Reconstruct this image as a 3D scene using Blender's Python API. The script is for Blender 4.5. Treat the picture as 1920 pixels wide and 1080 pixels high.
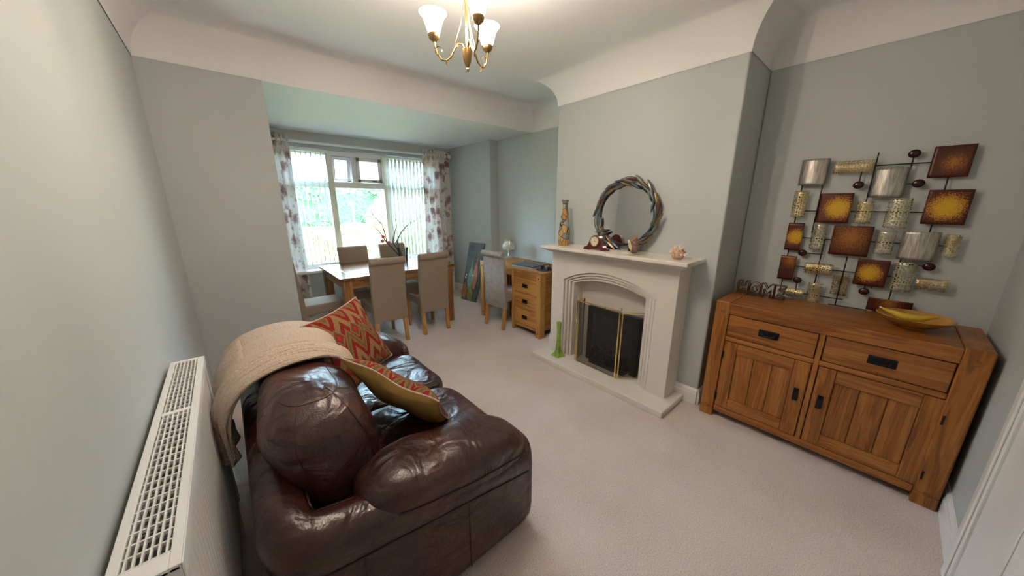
import bpy, math, random
import numpy as np
from mathutils import Vector, Matrix
R = math.radians
random.seed(7)
for o in list(bpy.data.objects): bpy.data.objects.remove(o)
scene = bpy.context.scene
COL = scene.collection

# ------------------------------------------------------------------ camera, world, light, exposure
F_PX, HZ, VPX = 612.0, 158.0, 548.0
PITCH = math.atan(HZ / F_PX); YAW = math.atan(VPX / math.hypot(F_PX, HZ))
CAM = Vector((0, 0, 1.5))
cam_d = bpy.data.cameras.new('camera'); cam = bpy.data.objects.new('camera', cam_d); COL.objects.link(cam)
cam_d.sensor_fit = 'HORIZONTAL'; cam_d.sensor_width = 36.0; cam_d.lens = 36.0 * F_PX / 1920.0
cam_d.clip_start = 0.02; cam_d.clip_end = 200
cam.location = CAM; cam.rotation_euler = (math.pi / 2 - PITCH, 0, -YAW)
scene.camera = cam
vs = scene.view_settings
vs.view_transform = 'Standard'; vs.look = 'None'; vs.gamma = 1.0; vs.use_curve_mapping = False
vs.exposure = 1.48
scene.render.film_transparent = False

world = bpy.data.worlds.new('World'); scene.world = world; world.use_nodes = True
wbg = world.node_tree.nodes['Background']
wbg.inputs[0].default_value = (0.56, 0.80, 1.0, 1); wbg.inputs[1].default_value = 30.0

BULB_POWER = 9.8      # each chandelier bulb, set in the chandelier builder

# ------------------------------------------------------------------ pixel -> place helpers
_fw = Vector((math.sin(YAW) * math.cos(PITCH), math.cos(YAW) * math.cos(PITCH), -math.sin(PITCH)))
_rt = Vector((math.cos(YAW), -math.sin(YAW), 0)); _up = _rt.cross(_fw)
def ray(x, y): return _fw + _rt * ((x - 960) / F_PX) - _up * ((y - 540) / F_PX)
def on_x(x, y, X): d = ray(x, y); return CAM + d * ((X - CAM.x) / d.x)
def on_y(x, y, Y): d = ray(x, y); return CAM + d * ((Y - CAM.y) / d.y)
def on_z(x, y, Z): d = ray(x, y); return CAM + d * ((Z - CAM.z) / d.z)

# ------------------------------------------------------------------ materials
def new_mat(name):
    m = bpy.data.materials.new(name); m.use_nodes = True
    nt = m.node_tree; b = nt.nodes['Principled BSDF']
    return m, nt, b
def N(nt, t, **kw):
    n = nt.nodes.new(t)
    for k, v in kw.items(): setattr(n, k, v)
    return n
def ramp(nt, stops, interp='LINEAR'):
    r = N(nt, 'ShaderNodeValToRGB'); cr = r.color_ramp; cr.interpolation = interp
    while len(cr.elements) < len(stops): cr.elements.new(0.5)
    for e, (p, c) in zip(cr.elements, stops):
        e.position = p; e.color = (c[0], c[1], c[2], 1)
    return r
def coords(nt, scale=(1, 1, 1), kind='Object', rot=(0, 0, 0)):
    tc = N(nt, 'ShaderNodeTexCoord'); mp = N(nt, 'ShaderNodeMapping')
    mp.inputs['Scale'].default_value = scale; mp.inputs['Rotation'].default_value = rot
    nt.links.new(tc.outputs[kind], mp.inputs[0]); return mp.outputs[0]
def math_n(nt, op, a, b=None, clamp=False):
    n = N(nt, 'ShaderNodeMath', operation=op); n.use_clamp = clamp
    for i, v in enumerate((a, b)):
        if v is None: continue
        if isinstance(v, (int, float)): n.inputs[i].default_value = v
        else: nt.links.new(v, n.inputs[i])
    return n.outputs[0]
def bump(nt, b, height, strength=0.3, dist=0.01):
    n = N(nt, 'ShaderNodeBump'); n.inputs['Strength'].default_value = strength; n.inputs['Distance'].default_value = dist
    nt.links.new(height, n.inputs['Height']); nt.links.new(n.outputs[0], b.inputs['Normal'])
def plain(name, col, rough=0.5, metal=0.0, var=0.06, nscale=9.0, bmp=0.0, bscale=60.0, spec=0.5, coat=0.0):
    """one colour with a little procedural variation and optional fine relief"""
    m, nt, b = new_mat(name)
    c = coords(nt)
    no = N(nt, 'ShaderNodeTexNoise'); no.inputs['Scale'].default_value = nscale; no.inputs['Detail'].default_value = 3
    nt.links.new(c, no.inputs['Vector'])
    lo = [max(0, x * (1 - var)) for x in col]; hi = [min(1, x * (1 + var)) for x in col]
    r = ramp(nt, [(0.3, lo), (0.7, hi)])
    nt.links.new(no.outputs['Fac'], r.inputs[0]); nt.links.new(r.outputs[0], b.inputs['Base Color'])
    b.inputs['Roughness'].default_value = rough; b.inputs['Metallic'].default_value = metal
    b.inputs['Specular IOR Level'].default_value = spec; b.inputs['Coat Weight'].default_value = coat
    if bmp:
        n2 = N(nt, 'ShaderNodeTexNoise'); n2.inputs['Scale'].default_value = bscale; n2.inputs['Detail'].default_value = 4
        nt.links.new(c, n2.inputs['Vector']); bump(nt, b, n2.outputs['Fac'], bmp)
    return m
def wood(name, axis, dark, mid, light, rough=0.38, scale=1.0):
    m, nt, b = new_mat(name)
    s = [16 * scale] * 3; s[axis] = 1.1 * scale
    c = coords(nt, s)
    info = N(nt, 'ShaderNodeObjectInfo')
    add = N(nt, 'ShaderNodeVectorMath', operation='ADD'); nt.links.new(c, add.inputs[0])
    mul = N(nt, 'ShaderNodeVectorMath', operation='SCALE'); mul.inputs[0].default_value = (31, 17, 23); nt.links.new(info.outputs['Random'], mul.inputs['Scale'])
    nt.links.new(mul.outputs[0], add.inputs[1])
    n1 = N(nt, 'ShaderNodeTexNoise'); n1.inputs['Scale'].default_value = 1.0; n1.inputs['Detail'].default_value = 6; n1.inputs['Distortion'].default_value = 1.2
    nt.links.new(add.outputs[0], n1.inputs['Vector'])
    n2 = N(nt, 'ShaderNodeTexNoise'); n2.inputs['Scale'].default_value = 7.0; n2.inputs['Detail'].default_value = 2
    nt.links.new(add.outputs[0], n2.inputs['Vector'])
    rg = N(nt, 'ShaderNodeMath', operation='SINE')
    nt.links.new(math_n(nt, 'MULTIPLY', n1.outputs['Fac'], 38.0), rg.inputs[0])
    f = math_n(nt, 'ADD', math_n(nt, 'MULTIPLY', rg.outputs[0], 0.10), n1.outputs['Fac'])
    f = math_n(nt, 'ADD', f, math_n(nt, 'MULTIPLY', math_n(nt, 'SUBTRACT', n2.outputs['Fac'], 0.5), 0.35))
    f = math_n(nt, 'ADD', f, math_n(nt, 'MULTIPLY', math_n(nt, 'SUBTRACT', info.outputs['Random'], 0.5), 0.16))
    r = ramp(nt, [(0.22, dark), (0.5, mid), (0.78, light)])
    nt.links.new(f, r.inputs[0]); nt.links.new(r.outputs[0], b.inputs['Base Color'])
    b.inputs['Roughness'].default_value = rough
    bump(nt, b, n2.outputs['Fac'], 0.12, 0.004)
    return m

M = {}
M['wall'] = plain('wall_paint', (0.485, 0.51, 0.505), 0.75, var=0.012, nscale=2, bmp=0.03, bscale=220)
M['white'] = plain('ceiling_white', (0.80, 0.79, 0.79), 0.8, var=0.01, nscale=2)
M['gloss_white'] = plain('gloss_white', (0.80, 0.80, 0.79), 0.28, var=0.01)
M['upvc'] = plain('upvc', (0.82, 0.82, 0.83), 0.3, var=0.01)
M['cream_post'] = plain('cream_post', (0.76, 0.71, 0.63), 0.5, var=0.03)
M['radiator'] = plain('radiator_enamel', (0.80, 0.79, 0.77), 0.3, var=0.01)
M['fin_steel'] = plain('radiator_fin_steel', (0.48, 0.48, 0.48), 0.5)
M['hanger'] = plain('hanger_plastic', (0.45, 0.45, 0.44), 0.5)
M['stone'] = plain('cream_marble', (0.73, 0.665, 0.60), 0.3, var=0.03, nscale=5)
M['hearth'] = plain('hearth_marble', (0.76, 0.70, 0.63), 0.14, var=0.03, nscale=5)
M['fabric'] = plain('taupe_fabric', (0.300, 0.225, 0.168), 0.9, var=0.10, nscale=140, bmp=0.25, bscale=420, spec=0.2)
M['fabric_grey'] = plain('grey_taupe_fabric', (0.33, 0.28, 0.255), 0.9, var=0.14, nscale=22, bmp=0.25, bscale=420, spec=0.2)
M['black_iron'] = plain('black_iron', (0.012, 0.013, 0.018), 0.4, metal=0.6)
M['brass'] = plain('brass', (0.75, 0.55, 0.22), 0.22, metal=1.0)
M['antique_brass'] = plain('antique_brass', (0.36, 0.22, 0.09), 0.3, metal=1.0, var=0.15)
M['pole'] = plain('pole_white', (0.78, 0.77, 0.76), 0.4)
M['black'] = plain('black_satin', (0.010, 0.010, 0.012), 0.4)
M['char'] = plain('charcoal', (0.035, 0.035, 0.045), 0.6, var=0.4, nscale=30, bmp=0.5)
M['navy'] = plain('navy_lid', (0.035, 0.045, 0.11), 0.3)
M['silver'] = plain('silver_edge', (0.6, 0.6, 0.65), 0.3, metal=0.8)
M['seam'] = plain('seam_thread', (0.035, 0.014, 0.010), 0.5)
M['mahogany'] = plain('mahogany_gloss', (0.10, 0.012, 0.008), 0.12, var=0.3, nscale=14, coat=0.6)
M['dial'] = plain('cream_dial', (0.75, 0.66, 0.46), 0.4)
M['oak_x'] = wood('oak_grain_x', 0, (0.150, 0.045, 0.008), (0.300, 0.105, 0.018), (0.400, 0.165, 0.036))
M['oak_y'] = wood('oak_grain_y', 1, (0.150, 0.045, 0.008), (0.300, 0.105, 0.018), (0.400, 0.165, 0.036))
M['oak_z'] = wood('oak_grain_z', 2, (0.150, 0.045, 0.008), (0.300, 0.105, 0.018), (0.400, 0.165, 0.036))
L3 = ((0.26, 0.105, 0.020), (0.44, 0.20, 0.045), (0.54, 0.28, 0.075))
M['loak_x'] = wood('light_oak_x', 0, *L3); M['loak_y'] = wood('light_oak_y', 1, *L3); M['loak_z'] = wood('light_oak_z', 2, *L3)
M['oakleg'] = wood('chair_leg_oak', 2, (0.33, 0.15, 0.035), (0.47, 0.23, 0.065), (0.55, 0.29, 0.09))
T3 = ((0.10, 0.040, 0.014), (0.21, 0.090, 0.032), (0.30, 0.140, 0.055))
M['table_x'] = wood('table_top_oak', 0, *T3, rough=0.16)
T4 = ((0.13, 0.052, 0.014), (0.26, 0.112, 0.032), (0.36, 0.168, 0.053))
M['tbl_x'] = wood('table_oak_x', 0, *T4); M['tbl_y'] = wood('table_oak_y', 1, *T4); M['tbl_z'] = wood('table_oak_z', 2, *T4)

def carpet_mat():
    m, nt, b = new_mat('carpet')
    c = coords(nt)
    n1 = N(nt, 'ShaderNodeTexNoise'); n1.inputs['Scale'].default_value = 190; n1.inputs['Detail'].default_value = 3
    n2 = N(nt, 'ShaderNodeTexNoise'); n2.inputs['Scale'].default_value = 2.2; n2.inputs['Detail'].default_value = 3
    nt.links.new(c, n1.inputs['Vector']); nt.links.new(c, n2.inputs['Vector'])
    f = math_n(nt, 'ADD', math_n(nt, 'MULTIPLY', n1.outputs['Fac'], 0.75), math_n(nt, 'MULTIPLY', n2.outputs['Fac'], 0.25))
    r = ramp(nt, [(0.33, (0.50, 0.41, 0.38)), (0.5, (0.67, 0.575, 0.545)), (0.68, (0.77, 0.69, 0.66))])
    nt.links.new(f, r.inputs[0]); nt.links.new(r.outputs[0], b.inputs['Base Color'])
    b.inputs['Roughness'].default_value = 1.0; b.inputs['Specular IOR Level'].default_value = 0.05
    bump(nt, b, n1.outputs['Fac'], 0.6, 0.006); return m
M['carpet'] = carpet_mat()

def leather_mat():
    m, nt, b = new_mat('brown_leather')
    c = coords(nt)
    n1 = N(nt, 'ShaderNodeTexNoise'); n1.inputs['Scale'].default_value = 4.5; n1.inputs['Detail'].default_value = 5; n1.inputs['Distortion'].default_value = 0.6
    nt.links.new(c, n1.inputs['Vector'])
    r = ramp(nt, [(0.3, (0.020, 0.0065, 0.0055)), (0.55, (0.042, 0.0115, 0.0085)), (0.75, (0.082, 0.022, 0.013))])
    nt.links.new(n1.outputs['Fac'], r.inputs[0]); nt.links.new(r.outputs[0], b.inputs['Base Color'])
    n2 = N(nt, 'ShaderNodeTexNoise'); n2.inputs['Scale'].default_value = 1.0; n2.inputs['Detail'].default_value = 3; n2.inputs['Distortion'].default_value = 1.5
    n2.inputs['Scale'].default_value = 9.0; n2.inputs['Detail'].default_value = 2; n2.inputs['Distortion'].default_value = 0.9
    nt.links.new(c, n2.inputs['Vector'])
    n3 = N(nt, 'ShaderNodeTexVoronoi'); n3.inputs['Scale'].default_value = 160
    nt.links.new(c, n3.inputs['Vector'])
    h = math_n(nt, 'ADD', n2.outputs['Fac'], math_n(nt, 'MULTIPLY', n3.outputs['Distance'], 0.03))
    bump(nt, b, h, 0.6, 0.03)
    b.inputs['Roughness'].default_value = 0.33; b.inputs['Specular IOR Level'].default_value = 0.6
    return m
M['leather'] = leather_mat()

def knit_mat():
    m, nt, b = new_mat('cream_knit')
    w = N(nt, 'ShaderNodeTexWave', wave_type='BANDS', bands_direction='Y'); w.inputs['Scale'].default_value = 38; w.inputs['Distortion'].default_value = 1.5; w.inputs['Detail'].default_value = 2; w.inputs['Detail Scale'].default_value = 8
    c = coords(nt); nt.links.new(c, w.inputs['Vector'])
    v = N(nt, 'ShaderNodeTexVoronoi'); v.inputs['Scale'].default_value = 95; nt.links.new(c, v.inputs['Vector'])
    f = math_n(nt, 'ADD', math_n(nt, 'MULTIPLY', w.outputs['Fac'], 0.5), math_n(nt, 'MULTIPLY', v.outputs['Distance'], 0.7))
    r = ramp(nt, [(0.1, (0.66, 0.53, 0.43)), (0.6, (0.62, 0.49, 0.395)), (1.0, (0.58, 0.455, 0.365))])
    nt.links.new(f, r.inputs[0]); nt.links.new(r.outputs[0], b.inputs['Base Color'])
    b.inputs['Roughness'].default_value = 1.0; b.inputs['Specular IOR Level'].default_value = 0.1
    inv = math_n(nt, 'SUBTRACT', 1.0, f); bump(nt, b, inv, 0.7, 0.006); return m
M['knit'] = knit_mat()

def kilim_mat():
    m, nt, b = new_mat('kilim_weave')
    tc = N(nt, 'ShaderNodeTexCoord'); sp = N(nt, 'ShaderNodeSeparateXYZ'); nt.links.new(tc.outputs['Object'], sp.inputs[0])
    K = 9.0
    wob = N(nt, 'ShaderNodeTexNoise'); wob.inputs['Scale'].default_value = 60; nt.links.new(tc.outputs['Object'], wob.inputs['Vector'])
    wv = math_n(nt, 'MULTIPLY', math_n(nt, 'SUBTRACT', wob.outputs['Fac'], 0.5), 0.10)
    u = math_n(nt, 'ADD', math_n(nt, 'MULTIPLY', sp.outputs[0], K), wv); v = math_n(nt, 'ADD', math_n(nt, 'MULTIPLY', sp.outputs[1], K), wv)
    # stepped edge: quantise a little for the woven look
    def tri(x): return math_n(nt, 'ABSOLUTE', math_n(nt, 'SUBTRACT', math_n(nt, 'FRACT', x), 0.5))
    tu = tri(u)
    v2 = math_n(nt, 'MULTIPLY', v, 0.5)
    s = math_n(nt, 'FRACT', math_n(nt, 'ADD', v2, tu))
    zig = ramp(nt, [(0.0, (0.21, 0.017, 0.015)), (0.14, (0.20, 0.12, 0.048)), (0.24, (0.13, 0.085, 0.03)), (0.34, (0.20, 0.12, 0.048)), (0.44, (0.21, 0.017, 0.015)), (0.56, (0.17, 0.03, 0.018)), (0.66, (0.25, 0.15, 0.065)), (0.93, (0.21, 0.017, 0.015))], 'CONSTANT')
    nt.links.new(s, zig.inputs[0])
    # diamonds sit inside the wide tan band
    dv = math_n(nt, 'ABSOLUTE', math_n(nt, 'SUBTRACT', math_n(nt, 'FRACT', math_n(nt, 'ADD', v2, 0.20)), 0.5))
    d = math_n(nt, 'ADD', math_n(nt, 'MULTIPLY', tri(math_n(nt, 'ADD', u, 0.5)), 1.0), math_n(nt, 'MULTIPLY', dv, 1.35))
    dia = ramp(nt, [(0.0, (0.40, 0.03, 0.03)), (0.10, (0.26, 0.02, 0.02)), (0.19, (0.10, 0.085, 0.035)), (0.27, (0.25, 0.15, 0.065))], 'CONSTANT')
    nt.links.new(d, dia.inputs[0])
    mix = N(nt, 'ShaderNodeMix', data_type='RGBA')
    nt.links.new(math_n(nt, 'LESS_THAN', d, 0.33), mix.inputs['Factor']); nt.links.new(zig.outputs[0], mix.inputs['A']); nt.links.new(dia.outputs[0], mix.inputs['B'])
    n = N(nt, 'ShaderNodeTexNoise'); n.inputs['Scale'].default_value = 320; nt.links.new(tc.outputs['Object'], n.inputs['Vector'])
    mx = N(nt, 'ShaderNodeMix', data_type='RGBA', blend_type='OVERLAY'); mx.inputs['Factor'].default_value = 0.45
    nt.links.new(mix.outputs['Result'], mx.inputs['A']); nt.links.new(n.outputs['Fac'], mx.inputs['B'])
    nt.links.new(mx.outputs['Result'], b.inputs['Base Color'])
    b.inputs['Roughness'].default_value = 0.95; b.inputs['Specular IOR Level'].default_value = 0.1
    bump(nt, b, n.outputs['Fac'], 0.4, 0.003); return m
M['kilim'] = kilim_mat()
M['mustard'] = plain('mustard_velvet', (0.55, 0.33, 0.095), 0.8, var=0.12, nscale=12, spec=0.2)
M['pipe'] = plain('piping', (0.52, 0.40, 0.30), 0.9)

def floral_mat():
    m, nt, b = new_mat('floral_curtain')
    c = coords(nt, kind='UV')
    def blot(scale, thr, wid, off):
        v = N(nt, 'ShaderNodeTexVoronoi'); v.inputs['Scale'].default_value = scale; v.inputs['Randomness'].default_value = 0.9
        no = N(nt, 'ShaderNodeTexNoise'); no.inputs['Scale'].default_value = scale * 2.6; no.inputs['Detail'].default_value = 3
        ad = N(nt, 'ShaderNodeVectorMath', operation='ADD'); nt.links.new(c, ad.inputs[0]); ad.inputs[1].default_value = (off, off * .7, 0)
        nt.links.new(ad.outputs[0], v.inputs['Vector']); nt.links.new(ad.outputs[0], no.inputs['Vector'])
        s = math_n(nt, 'ADD', v.outputs['Distance'], math_n(nt, 'MULTIPLY', math_n(nt, 'SUBTRACT', no.outputs['Fac'], 0.5), 0.75))
        return s
    s1 = blot(6.0, 0.3, 0.1, 0.0); s2 = blot(9.0, 0.3, 0.1, 3.3); s3 = blot(17.0, 0.2, 0.1, 7.7)
    base = (0.68, 0.64, 0.61)
    r1 = ramp(nt, [(0.0, (0.17, 0.09, 0.10)), (0.22, (0.27, 0.165, 0.165)), (0.35, (0.44, 0.31, 0.30)), (0.45, base)])
    r2 = ramp(nt, [(0.0, (0.36, 0.26, 0.25)), (0.22, (0.50, 0.40, 0.37)), (0.34, base)])
    r3 = ramp(nt, [(0.0, (0.15, 0.12, 0.14)), (0.13, (0.33, 0.28, 0.30)), (0.2, base)])
    nt.links.new(s1, r1.inputs[0]); nt.links.new(s2, r2.inputs[0]); nt.links.new(s3, r3.inputs[0])
    def mul(a, bb):
        x = N(nt, 'ShaderNodeMix', data_type='RGBA', blend_type='DARKEN'); x.inputs['Factor'].default_value = 1
        nt.links.new(a, x.inputs['A']); nt.links.new(bb, x.inputs['B']); return x.outputs['Result']
    colr = mul(mul(r1.outputs[0], r2.outputs[0]), r3.outputs[0])
    nt.links.new(colr, b.inputs['Base Color']); b.inputs['Roughness'].default_value = 0.9; b.inputs['Specular IOR Level'].default_value = 0.1
    tr = N(nt, 'ShaderNodeBsdfTranslucent'); nt.links.new(colr, tr.inputs[0])
    ms = N(nt, 'ShaderNodeMixShader'); ms.inputs[0].default_value = 0.12
    nt.links.new(b.outputs[0], ms.inputs[1]); nt.links.new(tr.outputs[0], ms.inputs[2])
    nt.links.new(ms.outputs[0], nt.nodes['Material Output'].inputs[0]); return m
M['floral'] = floral_mat()

def translucent(name, col, fac, rough=0.6, transp=0.0):
    m, nt, b = new_mat(name)
    no = N(nt, 'ShaderNodeTexNoise'); no.inputs['Scale'].default_value = 30; nt.links.new(coords(nt), no.inputs['Vector'])
    r = ramp(nt, [(0.3, [x * .96 for x in col]), (0.7, col)]); nt.links.new(no.outputs['Fac'], r.inputs[0])
    nt.links.new(r.outputs[0], b.inputs['Base Color']); b.inputs['Roughness'].default_value = rough
    tr = N(nt, 'ShaderNodeBsdfTranslucent'); nt.links.new(r.outputs[0], tr.inputs[0])
    ms = N(nt, 'ShaderNodeMixShader'); ms.inputs[0].default_value = fac
    nt.links.new(b.outputs[0], ms.inputs[1]); nt.links.new(tr.outputs[0], ms.inputs[2])
    out = ms.outputs[0]
    if transp:
        tp = N(nt, 'ShaderNodeBsdfTransparent'); m2 = N(nt, 'ShaderNodeMixShader'); m2.inputs[0].default_value = transp
        nt.links.new(out, m2.inputs[1]); nt.links.new(tp.outputs[0], m2.inputs[2]); out = m2.outputs[0]
    nt.links.new(out, nt.nodes['Material Output'].inputs[0]); return m
M['blind'] = translucent('blind_fabric', (0.80, 0.80, 0.78), 0.22)
M['lampglass'] = translucent('opal_glass', (0.85, 0.88, 0.86), 0.5, 0.2)

def glass_mat(name, tint=(1, 1, 1), gloss=0.08, rough=0.0):
    m, nt, b = new_mat(name)
    tp = N(nt, 'ShaderNodeBsdfTransparent'); tp.inputs[0].default_value = (*tint, 1)
    gl = N(nt, 'ShaderNodeBsdfGlossy'); gl.inputs['Roughness'].default_value = rough
    fr = N(nt, 'ShaderNodeFresnel'); fr.inputs[0].default_value = 1.45
    # faint procedural smear in the reflection
    no = N(nt, 'ShaderNodeTexNoise'); no.inputs['Scale'].default_value = 3; nt.links.new(coords(nt), no.inputs['Vector'])
    f = math_n(nt, 'MULTIPLY', fr.outputs[0], math_n(nt, 'ADD', 0.85, math_n(nt, 'MULTIPLY', no.outputs['Fac'], 0.3)))
    ms = N(nt, 'ShaderNodeMixShader'); nt.links.new(f, ms.inputs[0]); nt.links.new(tp.outputs[0], ms.inputs[1]); nt.links.new(gl.outputs[0], ms.inputs[2])
    nt.links.new(ms.outputs[0], nt.nodes['Material Output'].inputs[0]); return m
M['pane'] = glass_mat('window_glass', (0.97, 0.99, 0.98))
M['clear'] = glass_mat('clear_glass', (0.88, 0.93, 0.95))
M['green_glass'] = plain('green_glass', (0.20, 0.32, 0.03), 0.08, var=0.3, nscale=18, coat=0.5)
M['mirror'] = plain('mirror_silver', (0.86, 0.88, 0.88), 0.02, metal=1.0, var=0.004)

def mesh_screen():
    m, nt, b = new_mat('fire_screen_mesh')
    b.inputs['Base Color'].default_value = (0.03, 0.025, 0.025, 1); b.inputs['Roughness'].default_value = 0.5
    no = N(nt, 'ShaderNodeTexNoise'); no.inputs['Scale'].default_value = 400; nt.links.new(coords(nt), no.inputs['Vector'])
    tp = N(nt, 'ShaderNodeBsdfTransparent')
    ms = N(nt, 'ShaderNodeMixShader'); nt.links.new(math_n(nt, 'ADD', 0.60, math_n(nt, 'MULTIPLY', no.outputs['Fac'], 0.2)), ms.inputs[0])
    nt.links.new(b.outputs[0], ms.inputs[1]); nt.links.new(tp.outputs[0], ms.inputs[2])
    nt.links.new(ms.outputs[0], nt.nodes['Material Output'].inputs[0]); return m
M['screen'] = mesh_screen()

def perforated(name, c1, c2):
    """hammered metal with punched holes"""
    m, nt, b = new_mat(name)
    c = coords(nt)
    v = N(nt, 'ShaderNodeTexVoronoi'); v.voronoi_dimensions = '2D'; v.inputs['Scale'].default_value = 82; v.inputs['Randomness'].default_value = 0.6
    sx_ = N(nt, 'ShaderNodeSeparateXYZ'); cx_ = N(nt, 'ShaderNodeCombineXYZ'); nt.links.new(c, sx_.inputs[0])
    nt.links.new(sx_.outputs[1], cx_.inputs[0]); nt.links.new(sx_.outputs[2], cx_.inputs[1]); nt.links.new(cx_.outputs[0], v.inputs['Vector'])
    no = N(nt, 'ShaderNodeTexNoise'); no.inputs['Scale'].default_value = 9; nt.links.new(c, no.inputs['Vector'])
    r = ramp(nt, [(0.35, c1), (0.65, c2)]); nt.links.new(no.outputs['Fac'], r.inputs[0])
    nt.links.new(r.outputs[0], b.inputs['Base Color']); b.inputs['Metallic'].default_value = 0.85; b.inputs['Roughness'].default_value = 0.36
    hole = math_n(nt, 'LESS_THAN', v.outputs['Distance'], 0.34)
    tp = N(nt, 'ShaderNodeBsdfTransparent'); ms = N(nt, 'ShaderNodeMixShader'); nt.links.new(hole, ms.inputs[0])
    nt.links.new(b.outputs[0], ms.inputs[1]); nt.links.new(tp.outputs[0], ms.inputs[2])
    nt.links.new(ms.outputs[0], nt.nodes['Material Output'].inputs[0]); return m
M['perf_gold'] = perforated('perforated_gold', (0.50, 0.36, 0.13), (0.80, 0.68, 0.38))
M['perf_pale'] = perforated('perforated_pale', (0.50, 0.47, 0.30), (0.75, 0.70, 0.50))
M['perf_bronze'] = perforated('perforated_bronze', (0.22, 0.16, 0.08), (0.45, 0.35, 0.18))

def burnt_mat(name, cx, cy, rad, strength):
    """lacquered copper square: flecked gold burst on dark red-brown (local y,z plane)"""
    m, nt, b = new_mat(name)
    tc = N(nt, 'ShaderNodeTexCoord'); sp = N(nt, 'ShaderNodeSeparateXYZ'); nt.links.new(tc.outputs['Object'], sp.inputs[0])
    dy = math_n(nt, 'SUBTRACT', sp.outputs[1], cx); dz = math_n(nt, 'SUBTRACT', sp.outputs[2], cy)
    d = math_n(nt, 'SQRT', math_n(nt, 'ADD', math_n(nt, 'MULTIPLY', dy, dy), math_n(nt, 'MULTIPLY', dz, dz)))
    n = N(nt, 'ShaderNodeTexNoise'); n.inputs['Scale'].default_value = 190; n.inputs['Detail'].default_value = 2; nt.links.new(tc.outputs['Object'], n.inputs['Vector'])
    f = math_n(nt, 'ADD', math_n(nt, 'DIVIDE', d, rad), math_n(nt, 'MULTIPLY', math_n(nt, 'SUBTRACT', n.outputs['Fac'], 0.5), 1.3))
    r = ramp(nt, [(0.40, (0.62, 0.36, 0.02)), (0.72, (0.44, 0.18, 0.015)), (0.95, (0.085, 0.016, 0.006))] if strength > .5 else
             [(0.10, (0.34, 0.13, 0.02)), (0.5, (0.14, 0.035, 0.008)), (0.8, (0.065, 0.012, 0.005))])
    nt.links.new(f, r.inputs[0]); nt.links.new(r.outputs[0], b.inputs['Base Color'])
    b.inputs['Roughness'].default_value = 0.35; b.inputs['Metallic'].default_value = 0.25; return m
def brushed_mat():
    m, nt, b = new_mat('brushed_pewter')
    n = N(nt, 'ShaderNodeTexNoise'); n.inputs['Scale'].default_value = 1.0; n.inputs['Detail'].default_value = 5
    nt.links.new(coords(nt, (40, 150, 14)), n.inputs['Vector'])
    r = ramp(nt, [(0.25, (0.22, 0.19, 0.15)), (0.5, (0.46, 0.43, 0.38)), (0.75, (0.64, 0.61, 0.55))])
    nt.links.new(n.outputs['Fac'], r.inputs[0]); nt.links.new(r.outputs[0], b.inputs['Base Color'])
    b.inputs['Metallic'].default_value = 0.8; b.inputs['Roughness'].default_value = 0.42; return m
M['pewter'] = brushed_mat()
M['disc'] = plain('oxblood_disc', (0.035, 0.008, 0.010), 0.22, metal=0.3)

def mosaic_mat():
    m, nt, b = new_mat('shell_mosaic')
    v = N(nt, 'ShaderNodeTexVoronoi'); v.inputs['Scale'].default_value = 24; nt.links.new(coords(nt, (1, 1, .75)), v.inputs['Vector'])
    e = N(nt, 'ShaderNodeTexVoronoi', feature='DISTANCE_TO_EDGE'); e.inputs['Scale'].default_value = 24; nt.links.new(coords(nt, (1, 1, .75)), e.inputs['Vector'])
    sp = N(nt, 'ShaderNodeSeparateColor'); nt.links.new(v.outputs['Color'], sp.inputs[0])
    r = ramp(nt, [(0.0, (0.42, 0.22, 0.06)), (0.35, (0.52, 0.33, 0.13)), (0.55, (0.20, 0.24, 0.24)), (0.8, (0.33, 0.37, 0.36))], 'CONSTANT')
    nt.links.new(sp.outputs[0], r.inputs[0])
    mx = N(nt, 'ShaderNodeMix', data_type='RGBA'); nt.links.new(math_n(nt, 'LESS_THAN', e.outputs['Distance'], 0.035), mx.inputs['Factor'])
    nt.links.new(r.outputs[0], mx.inputs['A']); mx.inputs['B'].default_value = (0.03, 0.025, 0.02, 1)
    nt.links.new(mx.outputs['Result'], b.inputs['Base Color']); b.inputs['Roughness'].default_value = 0.25; return m
M['mosaic'] = mosaic_mat()

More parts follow.
